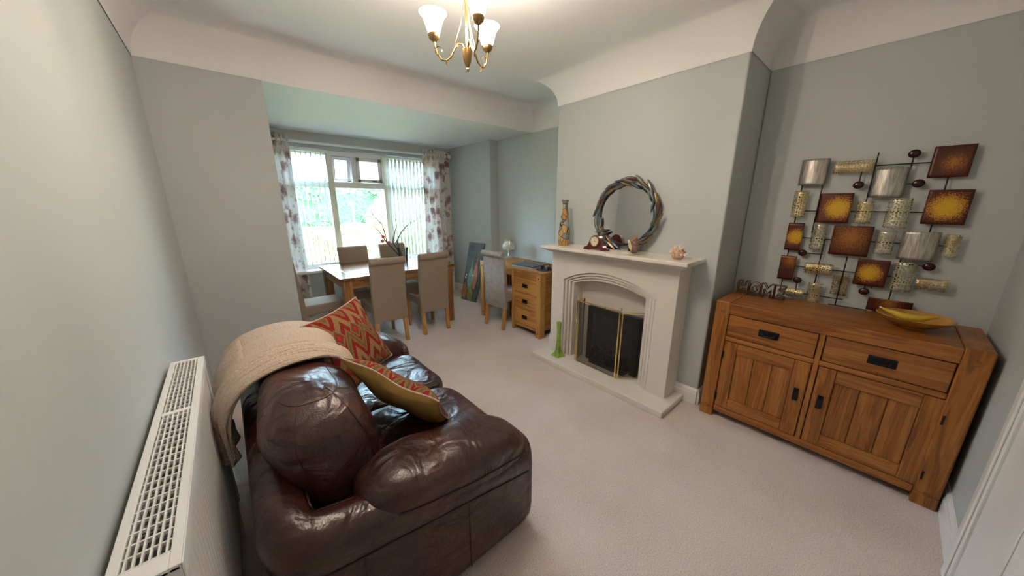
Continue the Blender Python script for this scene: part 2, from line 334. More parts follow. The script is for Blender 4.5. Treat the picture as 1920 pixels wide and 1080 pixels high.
# ------------------------------------------------------------------ mesh builder
class MB:
    def __init__(s): s.v = []; s.f = []; s.mi = []; s.cur = 0
    def add(s, vs, fs):
        k = len(s.v); s.v += [tuple(p) for p in vs]
        for f in fs: s.f.append(tuple(i + k for i in f)); s.mi.append(s.cur)
    def box(s, x0, x1, y0, y1, z0, z1, M4=None):
        p = [Vector((x, y, z)) for z in (z0, z1) for y in (y0, y1) for x in (x0, x1)]
        if M4 is not None: p = [M4 @ q for q in p]
        s.add(p, [(0, 2, 3, 1), (4, 5, 7, 6), (0, 1, 5, 4), (2, 6, 7, 3), (0, 4, 6, 2), (1, 3, 7, 5)]); return s
    def loft(s, rings, cap=True, closed=True):
        n = len(rings[0]); vs = [p for r in rings for p in r]; fs = []
        for i in range(len(rings) - 1):
            for j in range(n if closed else n - 1):
                a = i * n + j; b = i * n + (j + 1) % n
                fs.append((a, b, b + n, a + n))
        if cap and closed:
            fs.append(tuple(range(n - 1, -1, -1))); fs.append(tuple(range((len(rings) - 1) * n, len(rings) * n)))
        s.add(vs, fs); return s
    def lathe(s, prof, n=24, c=(0, 0, 0), M4=None, cap=True):
        rings = []
        for r, z in prof:
            ring = [Vector((c[0] + r * math.cos(2 * math.pi * k / n), c[1] + r * math.sin(2 * math.pi * k / n), c[2] + z)) for k in range(n)]
            if M4 is not None: ring = [M4 @ q for q in ring]
            rings.append(ring)
        return s.loft(rings, cap)
    def tube(s, pts, r, n=8, cap=True):
        pts = [Vector(p) for p in pts]; rings = []; prev = None
        rr = r if isinstance(r, (list, tuple)) else [r] * len(pts)
        for i, p in enumerate(pts):
            t = (pts[min(i + 1, len(pts) - 1)] - pts[max(i - 1, 0)]).normalized()
            if prev is None:
                a = Vector((0, 0, 1)) if abs(t.z) < .9 else Vector((1, 0, 0)); u = t.cross(a).normalized()
            else: u = (prev - t * prev.dot(t)).normalized()
            prev = u; w = t.cross(u)
            rings.append([p + (u * math.cos(2 * math.pi * k / n) + w * math.sin(2 * math.pi * k / n)) * rr[i] for k in range(n)])
        return s.loft(rings, cap)
    def grid(s, fn, nu, nv, wrap_u=False):
        vs = [fn(i / nu, j / nv) for j in range(nv + 1) for i in range(nu + (0 if wrap_u else 1))]
        w = nu + (0 if wrap_u else 1); fs = []
        for j in range(nv):
            for i in range(nu):
                a = j * w + i; b = j * w + (i + 1) % w
                fs.append((a, b, b + w, a + w))
        s.add(vs, fs); return s
    def prism(s, poly, depth, fn):
        """2-D outline poly, mapped by fn(u, v, t) for t = 0 and 1 (depth is handled by fn)"""
        n = len(poly); vs = [fn(u, v, 0.0) for u, v in poly] + [fn(u, v, depth) for u, v in poly]
        fs = [tuple(range(n - 1, -1, -1)), tuple(range(n, 2 * n))] + [(i, (i + 1) % n, (i + 1) % n + n, i + n) for i in range(n)]
        s.add(vs, fs); return s
    def superell(s, c, h, e1=0.5, e2=0.5, nu=40, nv=24, fn=None):
        def sg(x, e): return math.copysign(abs(x) ** e, x)
        rings = []
        for j in range(nv + 1):
            ph = -math.pi / 2 + math.pi * j / nv
            ring = []
            for i in range(nu):
                th = 2 * math.pi * i / nu
                p = Vector((sg(math.cos(ph), e1) * sg(math.cos(th), e2), sg(math.cos(ph), e1) * sg(math.sin(th), e2), sg(math.sin(ph), e1)))
                q = Vector((c[0] + h[0] * p.x, c[1] + h[1] * p.y, c[2] + h[2] * p.z))
                ring.append(fn(p, q) if fn else q)
            rings.append(ring)
        return s.loft(rings, cap=False)
    def build(s, name, mat, parent=None, smooth=False, bevel=0.0, seg=2, sub=0, angle=40, solid=0.0):
        me = bpy.data.meshes.new(name); me.from_pydata(s.v, [], s.f)
        mats = mat if isinstance(mat, (list, tuple)) else [mat]
        for m_ in mats: me.materials.append(m_)
        if len(mats) > 1: me.polygons.foreach_set('material_index', s.mi)
        me.validate(); me.update()
        if smooth:
            me.polygons.foreach_set('use_smooth', [True] * len(me.polygons))
            if angle < 180: me.set_sharp_from_angle(angle=R(angle))
        o = bpy.data.objects.new(name, me); COL.objects.link(o)
        if parent is not None: o.parent = parent
        if solid:
            md = o.modifiers.new('solid', 'SOLIDIFY'); md.thickness = solid; md.offset = 0
        if bevel:
            md = o.modifiers.new('bevel', 'BEVEL'); md.width = bevel; md.segments = seg; md.limit_method = 'ANGLE'; md.angle_limit = R(40)
            md.harden_normals = False
        if sub:
            md = o.modifiers.new('sub', 'SUBSURF'); md.levels = sub; md.render_levels = sub
        return o
def empty(name, loc=(0, 0, 0), rz=0.0):
    o = bpy.data.objects.new(name, None); COL.objects.link(o); o.location = loc; o.rotation_euler = (0, 0, rz); o.empty_display_size = 0.1
    return o
def tag(o, label, cat, group=None, kind=None):
    o['label'] = label; o['category'] = cat
    if group: o['group'] = group
    if kind: o['kind'] = kind
    return o
def struct(o, label=None):
    o['kind'] = 'structure'
    if label: o['label'] = label
    return o
def bx(name, mat, parent, x0, x1, y0, y1, z0, z1, bevel=0.003, seg=2):
    return MB().box(x0, x1, y0, y1, z0, z1).build(name, mat, parent, bevel=bevel, seg=seg)
def copy_tree(o, parent=None):
    c = o.copy(); COL.objects.link(c); c.parent = parent
    for ch in list(o.children): copy_tree(ch, c)
    return c

# ================================================================== THE SETTING
XL, YB, YF = -0.262, -0.432, 3.235            # left wall, back wall, far wall planes
XC, XR, XA = 2.528, 2.983, 3.14               # chimney breast, right alcove, left alcove
YC0, YC1 = 0.75, 2.254                        # chimney breast extent
YW, XB, XO = 5.05, 3.005, 0.378               # window wall, bay right wall, opening edge
ZB, RC = 2.373, 0.235; ZC = ZB + RC           # cove base, cove radius, ceiling

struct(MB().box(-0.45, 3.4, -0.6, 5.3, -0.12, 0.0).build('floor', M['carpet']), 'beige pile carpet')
struct(MB().box(XL - .12, XL, YB - .12, YF + .16, 0, 2.8).build('wall_left', M['wall']))
m = MB(); m.box(XL, XO, YF, YF + .16, 0, 2.8); m.box(XO, 3.3, YF, YF + .16, ZB + .012, 2.8)
m.box(XO - .12, XO, YF + .16, YW + .2, 0, 2.8)
struct(m.build('wall_far', M['wall']))
m = MB(); m.box(XC, 3.3, YC0, YC1, 0, 2.8); m.box(XR, 3.3, YB - .12, YC0, 0, 2.8); m.box(XA, 3.3, YC1, 3.95, 0, 2.8); m.box(XB, 3.3, 3.95, YW + .2, 0, 2.8)
struct(m.build('wall_right', M['wall'], bevel=0.012, seg=3))
struct(MB().box(XL, XR, YB - .12, YB, 0, 2.8).build('wall_back', M['wall']))
WX0, WX1, WZ0, WZ1 = 0.46, 2.72, 0.64, 2.185   # window opening
m = MB(); m.box(XO, WX0, YW, YW + .2, 0, 2.6); m.box(WX1, XB, YW, YW + .2, 0, 2.6); m.box(WX0, WX1, YW, YW + .2, 0, WZ0); m.box(WX0, WX1, YW, YW + .2, WZ1, 2.6)
struct(m.build('wall_window', M['wall']))
# ceiling with its coved cornice, swept and mitred round the plan
plan = [(XL, YB, 1, 1), (XL, YF, 1, -1), (XA, YF, -1, -1), (XA, YC1, -1, 1), (XC, YC1, -1, 1), (XC, YC0, -1, -1), (XR, YC0, -1, -1), (XR, YB, -1, 1)]
m = MB(); rings = []
rings.append([Vector((x + sx * .004, y + sy * .004, ZB)) for x, y, sx, sy in plan])
for k in range(0, 15):
    t = math.pi / 2 * k / 14; d = .004 + (RC - .004) * (1 - math.cos(t)); h = RC * math.sin(t)
    rings.append([Vector((x + sx * d, y + sy * d, ZB + .006 + (h - .006 if h > .006 else 0))) for x, y, sx, sy in plan])
m.loft(rings, cap=False)
n = len(plan); m.add(rings[-1], [tuple(range(n - 1, -1, -1))])
m.box(XO - .1, 3.2, YF + .0, YW + .1, ZB, ZB + .011)
m.box(XL - .1, 3.3, YB - .1, YF + .1, 2.7, 2.8)
struct(m.build('ceiling', M['white'], smooth=True, angle=30), 'white ceiling with coved cornice')
# skirting boards
def skirting(name, segs):
    m = MB()
    for (x0, y0, x1, y1, nx, ny) in segs:
        prof = [(0, 0), (.018, 0), (.018, .085), (.014, .092), (.014, .108), (.006, .122), (0, .125)]
        a = Vector((x0, y0, 0)); b_ = Vector((x1, y1, 0)); nn = Vector((nx, ny, 0))
        m.loft([[p + nn * d + Vector((0, 0, z)) for d, z in prof] for p in (a, b_)])
    o = m.build(name, M['gloss_white']); return struct(o)
skirting('baseboard_right', [(XC, YC0, XC, YC1, -1, 0), (XC, YC0, XR, YC0, 0, -1), (XR, YC0, XR, YB, -1, 0), (XA, YC1, XA, 3.95, -1, 0), (XB, 3.95, XA, 3.95, 0, -1), (XB, 3.932, XB, YW, -1, 0), (XC - .018, YC1, XA, YC1, 0, 1)])
skirting('baseboard_far', [(XL, YF, XO, YF, 0, -1), (XL, YB, XL, YF, 1, 0)])
skirting('baseboard_window', [(XO, YW, XB, YW, 0, -1)])
skirting('baseboard_back', [(XR, YB, 2.075, YB, 0, 1), (1.10, YB, XL, YB, 0, 1)])
# door with architrave in the back wall
d1 = struct(bx('door_1', M['gloss_white'], None, 1.19, 1.985, YB, YB + .012, 0.006, 1.99, .002), 'white door')
for x0, x1, z0, z1 in ((1.28, 1.55, 1.1, 1.85), (1.63, 1.90, 1.1, 1.85), (1.28, 1.55, .2, .95), (1.63, 1.90, .2, .95)):
    bx('door_panel', M['gloss_white'], d1, x0, x1, YB + .012, YB + .016, z0, z1, .003)
MB().tube([(1.25, YB + .012, 1.0), (1.25, YB + .05, 1.0), (1.36, YB + .055, 1.0)], .009).build('door_handle', M['silver'], d1, smooth=True)
m = MB()
for x0, x1, z0, z1 in ((1.99, 2.065, 0, 2.06), (1.11, 1.185, 0, 2.06), (1.185, 1.99, 1.995, 2.06)):
    m.box(x0, x1, YB, YB + .022, z0, z1); m.box(x0 + .015, x1 - .015, YB + .022, YB + .03, z0 + (.0 if z0 == 0 else .015), z1 - .015)
struct(m.build('trim_1', M['gloss_white'], bevel=.004), 'white door architrave')

# ------------------------------------------------------------------ window
YG = 5.14
win = struct(empty('window_1', (1.58, YG, WZ0)))
win['label'] = 'wide white framed bay window with top opening lights'
def wpart(name, mat, x0, x1, y0, y1, z0, z1, parent=win, bevel=.004):
    ox, oy, oz = 1.58, YG, WZ0
    return bx(name, mat, parent, x0 - ox, x1 - ox, y0 - oy, y1 - oy, z0 - oz, z1 - oz, bevel)
X1, X2, XM = 1.185, 1.915, 1.50
ZT0, ZT1 = 1.71, 1.79
m = MB(); o_ = (1.58, YG, WZ0)
def fb(x0, x1, z0, z1, y0=5.10, y1=5.17): m.box(x0 - o_[0], x1 - o_[0], y0 - o_[1], y1 - o_[1], z0 - o_[2], z1 - o_[2])
fb(WX0, WX1, WZ0, WZ0 + .06); fb(WX0, WX1, WZ1 - .06, WZ1); fb(WX0, WX0 + .06, WZ0, WZ1); fb(WX1 - .06, WX1, WZ0, WZ1); fb(WX0, WX1, ZT0, ZT1)
m.build('window_frame', M['upvc'], win, bevel=.004)
wpart('mullion', M['cream_post'], X1 - .035, X1 + .035, 5.06, 5.17, WZ0 + .01, WZ1 - .01)
wpart('mullion', M['cream_post'], X2 - .035, X2 + .035, 5.06, 5.17, WZ0 + .01, WZ1 - .01)
wpart('mullion', M['upvc'], XM - .035, XM + .035, 5.10, 5.17, ZT1, WZ1 - .06)
for a, b_ in ((WX0 + .06, X1 - .035), (X1 + .035, X2 - .035), (X2 + .035, WX1 - .06)):
    wpart('pane', M['pane'], a, b_, YG - .004, YG + .004, WZ0 + .06, ZT0, bevel=0)
for a, b_ in ((WX0 + .06, X1 - .035), (X2 + .035, WX1 - .06)):
    wpart('pane', M['pane'], a, b_, YG - .004, YG + .004, ZT1, WZ1 - .06, bevel=0)
def sash(x0, x1, tilt):
    z0, z1 = ZT1 + .004, WZ1 - .062; w = .045; mm = MB(); H_ = z1 - z0
    mm.box(x0, x1, -.03, .03, -w, 0); mm.box(x0, x1, -.03, .03, -H_, -H_ + w); mm.box(x0, x0 + w, -.03, .03, -H_, 0); mm.box(x1 - w, x1, -.03, .03, -H_, 0)
    s_ = mm.build('opening_light', M['upvc'], win, bevel=.004)
    s_.location = (-1.58, 0.0, z1 - WZ0); s_.rotation_euler = (R(tilt), 0, 0)
    p_ = bx('pane', M['pane'], s_, x0 + w, x1 - w, -.004, .004, -H_ + w, -w, 0)
    bx('stay', M['black'], s_, x0 + .2, x0 + .26, -.045, -.03, -H_ + .01, -H_ + .025, .002)
sash(X1 + .037, XM - .037, 12); sash(XM + .037, X2 - .037, 0)
wpart('window_sill', M['gloss_white'], WX0 - .05, WX1 + .05, 4.90, 5.10, WZ0 - .035, WZ0 + .002, bevel=.01)

# vertical blinds
def blind(name, x0, x1, nsl, ang, label):
    r_ = tag(empty(name, ((x0 + x1) / 2, 5.035, WZ1 - .01)), label, 'blind', 'vertical blinds at the bay window')
    cx = (x0 + x1) / 2
    bx('headrail', M['upvc'], r_, x0 - cx, x1 - cx, -.02, .02, -.035, 0, .004)
    for k in range(nsl):
        x = x0 + (x1 - x0) * (k + .5) / nsl - cx
        mm = MB(); mm.grid(lambda u, v: Vector(((u - .5) * .085, .006 * math.sin(u * math.pi), -.045 - v * (WZ1 - WZ0 - .12))), 6, 2)
        s_ = mm.build('slat', M['blind'], r_, smooth=True, solid=.0012); s_.location = (x, 0, 0); s_.rotation_euler = (0, 0, R(ang))
        h_ = MB().box(-.014, .014, -.004, .004, -.05, -.034).build('hanger', M['hanger'], s_)
    return r_
blind('vertical_blind', 0.56, 1.17, 11, 72, 'white vertical blind with narrow turned slats next to the far wall side of window')
blind('vertical_blind', 1.93, 2.50, 10, 42, 'white vertical blind with wide nearly closed slats beside the gathered curtain')
# curtain pole and curtains
cp = tag(empty('curtain_pole', (1.6, 4.945, 2.235)), 'long white curtain pole with ball ends above the window', 'curtain pole')
MB().tube([(-1.06, 0, 0), (1.30, 0, 0)], .017, 12).build('pole', M['pole'], cp, smooth=True)
for x in (-1.09, 1.33):
    MB().superell((x, 0, 0), (.035, .035, .035), 1, 1, 16, 10).build('finial', M['pole'], cp, smooth=True)
for x in (-.98, 1.22):
    MB().tube([(x, .105, 0), (x, 0, 0)], .010, 8).build('bracket', M['pole'], cp, smooth=True)
def curtain(xa, xb, label, seed, folds):
    r_ = tag(empty('curtain', ((xa + xb) / 2, 4.955, 0.02)), label, 'curtain', 'floral curtains at the bay window')
    cx = (xa + xb) / 2; H_ = 2.27
    def fn(u, v):
        spread = 1.0 + .10 * (1 - v)
        x = (xa - cx + (xb - xa) * u) * (spread if v > .9 else 1.0 + .04 * math.sin(v * 5 + seed))
        amp = .032 * (.5 + .5 * min(1, (1 - v) * 6 + .25))
        y = amp * math.sin(u * folds * 2 * math.pi + .7 * math.sin(v * 3 + seed)) + .008 * math.sin(u * 37 + v * 9)
        z = v * H_ + (.014 * math.sin(u * folds * 4 * math.pi) if v > .985 else 0)
        return Vector((x, y, z))
    mm = MB(); mm.grid(fn, 96, 40)
    o = mm.build('curtain_cloth', M['floral'], r_, smooth=True, angle=180)
    uv = o.data.uv_layers.new(name='UVMap'); vs_ = mm.v
    L_ = (xb - xa) * 1.9
    for poly in o.data.polygons:
        for li in poly.loop_indices:
            vi = o.data.loops[li].vertex_index; i = vi % 97; j = vi // 97
            uv.data[li].uv = (i / 96 * L_, j / 40 * H_)
    mt = MB(); mt.grid(lambda u, v: Vector(((xa - cx + (xb - xa) * u), .026 * math.sin(u * folds * 4 * math.pi) - .012, H_ - .07 + v * .09)), 96, 3)
    t_ = mt.build('heading_tape', M['floral'], r_, smooth=True, angle=180)
    uv = t_.data.uv_layers.new(name='UVMap')
    for poly in t_.data.polygons:
        for li in poly.loop_indices:
            vi = t_.data.loops[li].vertex_index; uv.data[li].uv = ((vi % 97) / 96 * L_, 2.1 + (vi // 97) * .03)
    return r_
curtain(2.46, 2.94, 'white curtain with mauve flowers gathered beside the bay wall with the leaning picture', 0.3, 5)
curtain(0.42, 0.74, 'white curtain with mauve flowers half hidden by the far wall, behind the end chair', 1.7, 3)

# ================================================================== SIDEBOARD
sb = tag(empty('sideboard', (2.46, 0.147, 0)), 'rustic oak sideboard with two drawers and two planked doors', 'sideboard')
D = .465
def sp(name, mat, y0, y1, z0, z1, x0=0.0, x1=D, parent=sb, bevel=.005): return bx(name, mat, parent, x0, x1, y0 - .147, y1 - .147, z0, z1, bevel)
for y0, y1 in ((.617, .70), (-.406, -.318)):
    m = MB(); a, b_ = y0 - .147, y1 - .147
    m.box(0, D, a, b_, .07, .863); m.box(0, .11, a, b_, 0, .07); m.box(D - .11, D, a, b_, 0, .07)
    e_ = m.build('end_slab', M['oak_z'], sb, bevel=.006)
    for zz in (.075, .80):
        q = MB().box(-.003, .004, (a + b_) / 2 - .010, (a + b_) / 2 + .010, zz - .012, zz + .012).build('peg', M['oak_y'], e_, bevel=.002)
sp('top', M['oak_y'], -.318, .617, .783, .858, -.0, D, bevel=.004)
sp('back_panel', M['oak_y'], -.318, .617, .08, .783, D - .02, D - .002)
sp('bottom_rail', M['oak_y'], -.318, .617, .045, .092, .012, .05)
sp('bottom_board', M['oak_y'], -.318, .617, .075, .092, .05, D - .02)
sp('middle_rail', M['oak_y'], -.318, .617, .592, .622, .010, .05)
sp('centre_post', M['oak_z'], .136, .160, .092, .783, .008, .05, bevel=.002)
sp('carcass', M['oak_y'], -.318, .617, .10, .78, .06, .07)
for (y0, y1) in ((.165, .612), (-.314, .131)):
    dr = sp('drawer', M['oak_y'], y0, y1, .627, .777, .008, .06, bevel=.004)
    cy = (y0 + y1) / 2 - .147; cz = .703
    h = MB(); h.box(.003, .009, cy - .052, cy + .052, cz - .024, cz + .024); h.build('handle_plate', M['black_iron'], dr, bevel=.003)
    h = MB(); h.tube([(.004, cy - .036, cz + .006), (-.010, cy - .034, cz + .002), (-.013, cy - .02, cz - .010), (-.013, cy + .02, cz - .010), (-.010, cy + .034, cz + .002), (.004, cy + .036, cz + .006)], .0045, 8)
    h.build('handle', M['black_iron'], dr, smooth=True)
for (y0, y1, hs) in ((.165, .612, -1), (-.330, .131, 1)):
    a, b_ = y0 - .147, y1 - .147; z0, z1 = .096, .588; w = .075
    dr = bx('door', M['oak_z'], sb, .031, .036, a + .002, b_ - .002, z0 + .002, z1 - .002, 0)
    for q0 in (a, b_ - w): bx('door_stile', M['oak_z'], dr, .008, .031, q0, q0 + w, z0, z1, .004)
    for q0 in (z0, z1 - w): bx('door_rail', M['oak_y'], dr, .009, .031, a + w, b_ - w, q0, q0 + w, .004)
    pw = (b_ - a - 2 * w) / 3
    for k in range(3):
        bx('plank', M['oak_z'], dr, .018, .030, a + w + k * pw + .0015, a + w + (k + 1) * pw - .0015, z0 + w, z1 - w, .003)
    hy = (a + w * .5) if hs == -1 else (b_ - w * .5)
    h = MB(); h.box(.003, .009, hy - .013, hy + .013, .335, .415); h.box(-.014, .004, hy - .009, hy + .009, .385, .400); h.box(-.016, -.006, hy - .012, hy + .012, .340, .392); h.build('handle', M['black_iron'], dr, bevel=.003)
    ky = b_ if hs == -1 else a
    for zz in (.17, .49):
        MB().tube([(.004, ky, zz - .025), (.004, ky, zz + .025)], .006, 8).build('hinge', M['black_iron'], dr, smooth=True)

# ================================================================== WALL ART
ART_X = 2.945
A0 = Vector((2.983, 0.12, 1.33))
art = tag(empty('wall_art', A0), 'metal wall sculpture of curved pewter, gold mesh and copper squares on black rods', 'wall art')
def rectpx(q):
    p = [on_x(x, y, ART_X) for x, y in q]
    ys = sorted(v.y for v in p); zs = sorted(v.z for v in p)
    return ((ys[0] + ys[1]) / 2, (ys[2] + ys[3]) / 2, (zs[0] + zs[1]) / 2, (zs[2] + zs[3]) / 2)
def tile(q, kind, curve=0.0, axis='h', dx=0.0, spot=None):
    y0, y1, z0, z1 = rectpx(q); w, h = y1 - y0, z1 - z0; c = Vector((ART_X - A0.x - dx, (y0 + y1) / 2 - A0.y, (z0 + z1) / 2 - A0.z))
    def fn(u, v):
        s_ = (u if axis == 'h' else v); b_ = -curve * (1 - (2 * s_ - 1) ** 2)
        return Vector((b_, (u - .5) * w, (v - .5) * h))
    if kind in ('copper', 'copper_dull'):
        cx, cy, rad = spot or (0, 0, min(w, h) * .55)
        mat = burnt_mat('burnt_copper', cx * w, cy * h, rad if spot is None else spot[2] * min(w, h), 1 if kind == 'copper' else 0)
    else: mat = M[kind]
    o = MB().grid(fn, 10, 10).build('panel', mat, art, smooth=True, solid=.0025); o.location = c
    return o
P_, G_, W_ = 'pewter', 'perf_gold', 'perf_pale'
tile([(1505.8, 300), (1559, 296.7), (1546.7, 346.7), (1495.8, 348.3)], P_, .022)
tile([(1564, 305), (1641.7, 297), (1638, 322.5), (1562.5, 327.5)], G_, .018, 'v')
tile([(1490, 359), (1517.5, 357.5), (1508, 407.5), (1482.5, 406.7)], G_, .018)
tile([(1540.8, 363), (1603, 362), (1589, 418), (1527.5, 417.5)], 'copper', .0, spot=(-.12, 0, .50))
tile([(1608, 376.7), (1640, 377.5), (1632.5, 419), (1600, 418)], G_, .018)
tile([(1640, 316.7), (1707.5, 313.3), (1693, 369), (1627.5, 371)], P_, .022)
tile([(1668, 371), (1714, 372.5), (1697.5, 429), (1655, 427.5)], W_, .02, dx=.006)
tile([(1753, 276), (1834, 268), (1816.7, 331), (1738, 334)], 'copper_dull', .0, spot=(-.08, -.03, .55))
tile([(1742.5, 356.7), (1831, 354), (1807.5, 421.7), (1724, 420)], 'copper', .0, spot=(0, 0, .52))
tile([(1480, 417.6), (1510, 418.5), (1497.7, 470), (1469, 468)], 'copper', .0, spot=(-.1, 0, .7))
tile([(1526, 418.5), (1552, 420), (1542.5, 469.5), (1516, 467.7)], W_, .018, dx=-.008)
tile([(1564.5, 423), (1640, 424.6), (1626, 482.6), (1552, 475.6)], 'copper_dull', .0, spot=(0, .1, .8))
tile([(1465, 479), (1495, 480), (1485.4, 524.9), (1456.7, 521.7)], 'copper_dull', .0, spot=(-.1, .3, .9))
tile([(1510, 492.3), (1562.8, 495.8), (1560, 516), (1507.4, 512.6)], G_, .016, 'v')
tile([(1562.8, 512.6), (1594.4, 515.2), (1585, 554.8), (1556.3, 551.6)], 'perf_bronze', .0, dx=-.006)
tile([(1515.3, 529.3), (1543.4, 531.9), (1535.5, 569.7), (1509, 567)], G_, .016)
tile([(1467.8, 539), (1508, 543), (1505.6, 557.4), (1470, 553)], G_, .014, 'v')
tile([(1647.4, 432.4), (1681.7, 434.3), (1671.5, 477.8), (1635.4, 475)], W_, .018)
tile([(1693.7, 433), (1766.9, 435.2), (1751, 490.7), (1680.2, 485.6)], P_, .022)
tile([(1776, 439.3), (1806.7, 440.7), (1791, 483.7), (1761.3, 481)], G_, .018)
tile([(1610.4, 485.2), (1671.5, 489.8), (1657.6, 539.8), (1596.9, 532.4)], 'copper', .0, spot=(.05, .0, .46))
tile([(1678, 489.8), (1720.6, 494.4), (1708.5, 548), (1665, 543.5)], W_, .02)
tile([(1717.8, 520.4), (1778.9, 526), (1774.3, 549), (1712.2, 542.6)], G_, .016, 'v')
tile([(1628, 557.4), (1711.9, 567.6), (1708, 590), (1621.9, 582)], 'copper_dull', .0, spot=(0, .2, 1.0))
def rod(p, q, snap=None, X=ART_X + .012, r=.0032):
    a = on_x(*p, X); b_ = on_x(*q, X)
    if snap == 'v': b_.y = a.y = (a.y + b_.y) / 2
    if snap == 'h': b_.z = a.z = (a.z + b_.z) / 2
    MB().tube([a - A0, b_ - A0], r, 8).build('rod', M['black_iron'], art, smooth=True)
rod((1648, 286), (1624, 378), 'v', ART_X - .006); rod((1545, 347), (1520, 437), 'v'); rod((1641, 311), (1747, 304), 'h'); rod((1506, 396.5), (1732, 397), 'h')
rod((1509, 340), (1460, 545), 'v'); rod((1500, 446), (1775, 461), 'h'); rod((1548, 449), (1522, 548), 'v'); rod((1589, 481), (1565, 574), 'v', ART_X - .004)
rod((1489, 500), (1690, 519), 'h'); rod((1505, 550), (1580, 562), 'h', ART_X - .004); rod((1552, 570.5), (1625, 581), 'h'); rod((1782, 325), (1768, 360), 'v')
rod((1749, 415), (1742, 440), 'v'); rod((1688, 484), (1667, 565), 'v'); rod((1750, 460), (1770, 461), 'h')
for c, st in (((1609.5, 347), (1616, 322)), ((1715, 288), (1707, 318)), ((1722, 344), (1695, 345)), ((1504.7, 474), (1543, 477)), ((1495, 525), (1490, 552)), ((1619.6, 546.3), (1622, 534)), ((1742, 500.6), (1690, 495))):
    p = on_x(*c, ART_X) - A0
    MB().superell((0, 0, 0), (.010, .024, .022), 1, 1, 20, 10).build('disc', M['disc'], art, smooth=True).location = p
    rod(c, st, None, ART_X + .006)
for y, z in ((.40, 1.69), (-.16, 1.48), (.02, 1.0), (.44, 1.07)):     # stand-off studs that hold the panels on the wall
    MB().tube([(0, y - A0.y, z - A0.z), (ART_X - A0.x, y - A0.y, z - A0.z)], .004, 6).build('standoff', M['black_iron'], art)

# ================================================================== THINGS ON THE SIDEBOARD
hm = tag(empty('word_ornament', (2.80, 0.545, 0.8585), 0.0), 'openwork bronze wire letters spelling HOME on the sideboard', 'ornament')
M['bronze_wire'] = plain('bronze_wire', (0.16, 0.085, 0.045), 0.38, metal=0.9, var=0.25)
def letter(polys, y_off, w, h):
    """letter outlines (closed, unit square) -> front and back wire outlines with rungs"""
    mm = MB()
    for poly in polys:
        n_ = len(poly)
        dense = []
        for i in range(n_):
            a, b_ = poly[i], poly[(i + 1) % n_]
            k = max(1, int(math.hypot((a[0] - b_[0]) * w, (a[1] - b_[1]) * h) / .009))
            dense += [(a[0] + (b_[0] - a[0]) * t / k, a[1] + (b_[1] - a[1]) * t / k) for t in range(k)]
        for xx in (-.020, .020):
            pts = [Vector((xx, y_off - u * w, .002 + v * h)) for u, v in dense]; mm.tube(pts + [pts[0]], .0028, 5, cap=False)
        for u, v in dense:
            mm.tube([Vector((-.020, y_off - u * w, .002 + v * h)), Vector((.020, y_off - u * w, .002 + v * h))], .0014, 4)
    return mm.build('letter', M['bronze_wire'], hm, smooth=True)
LH = [[(0, 0), (.32, 0), (.32, .38), (.68, .38), (.68, 0), (1, 0), (1, 1), (.68, 1), (.68, .64), (.32, .64), (.32, 1), (0, 1)]]
circ = lambda r: [(.5 + r * math.cos(t * math.pi / 9), .5 + r * math.sin(t * math.pi / 9)) for t in range(18)]
LO = [circ(.5), circ(.22)]
LM = [[(0, 0), (.24, 0), (.24, .6), (.5, .25), (.76, .6), (.76, 0), (1, 0), (1, 1), (.74, 1), (.5, .66), (.26, 1), (0, 1)]]
LE = [[(0, 0), (1, 0), (1, .24), (.36, .24), (.36, .39), (.9, .39), (.9, .61), (.36, .61), (.36, .76), (1, .76), (1, 1), (0, 1)]]
yo = .125
for polys, w_ in ((LH, .062), (LO, .068), (LM, .074), (LE, .056)):
    letter(polys, yo, w_, .098); yo -= w_ + .003
bw = tag(empty('fruit_bowl', (2.68, -0.160, 0.8585)), 'shallow glazed amber bowl holding a banana on the sideboard', 'bowl')
M['amber'] = plain('amber_glaze', (0.42, 0.20, 0.035), 0.22, var=0.3, nscale=12, coat=0.5)
MB().lathe([(.0, 0), (.045, 0), (.048, .010), (.085, .022), (.125, .050), (.140, .066), (.136, .068), (.118, .052), (.08, .030), (.0, .022)], 40).build('bowl_body', M['amber'], bw, smooth=True)
bn = tag(empty('banana', (2.665, -0.150, 0.899)), 'ripe yellow banana lying in the amber bowl', 'banana')
M['banana'] = plain('banana_skin', (0.60, 0.40, 0.03), 0.5, var=0.12, nscale=30)
pts = [(.035 - .055 * math.sin(math.pi * t / 12) * 1.0 + .02, .10 - .19 * t / 12, .030 - .014 * math.sin(math.pi * t / 12)) for t in range(13)]
rad = [.006, .009, .014, .0165, .018, .0185, .0185, .018, .017, .015, .011, .007, .005]
MB().tube(pts, rad, 10).build('banana_body', M['banana'], bn, smooth=True)
MB().tube([pts[0], (pts[0][0] + .008, pts[0][1] + .018, pts[0][2] + .006)], [.005, .004], 6).build('stalk', M['antique_brass'], bn, smooth=True)

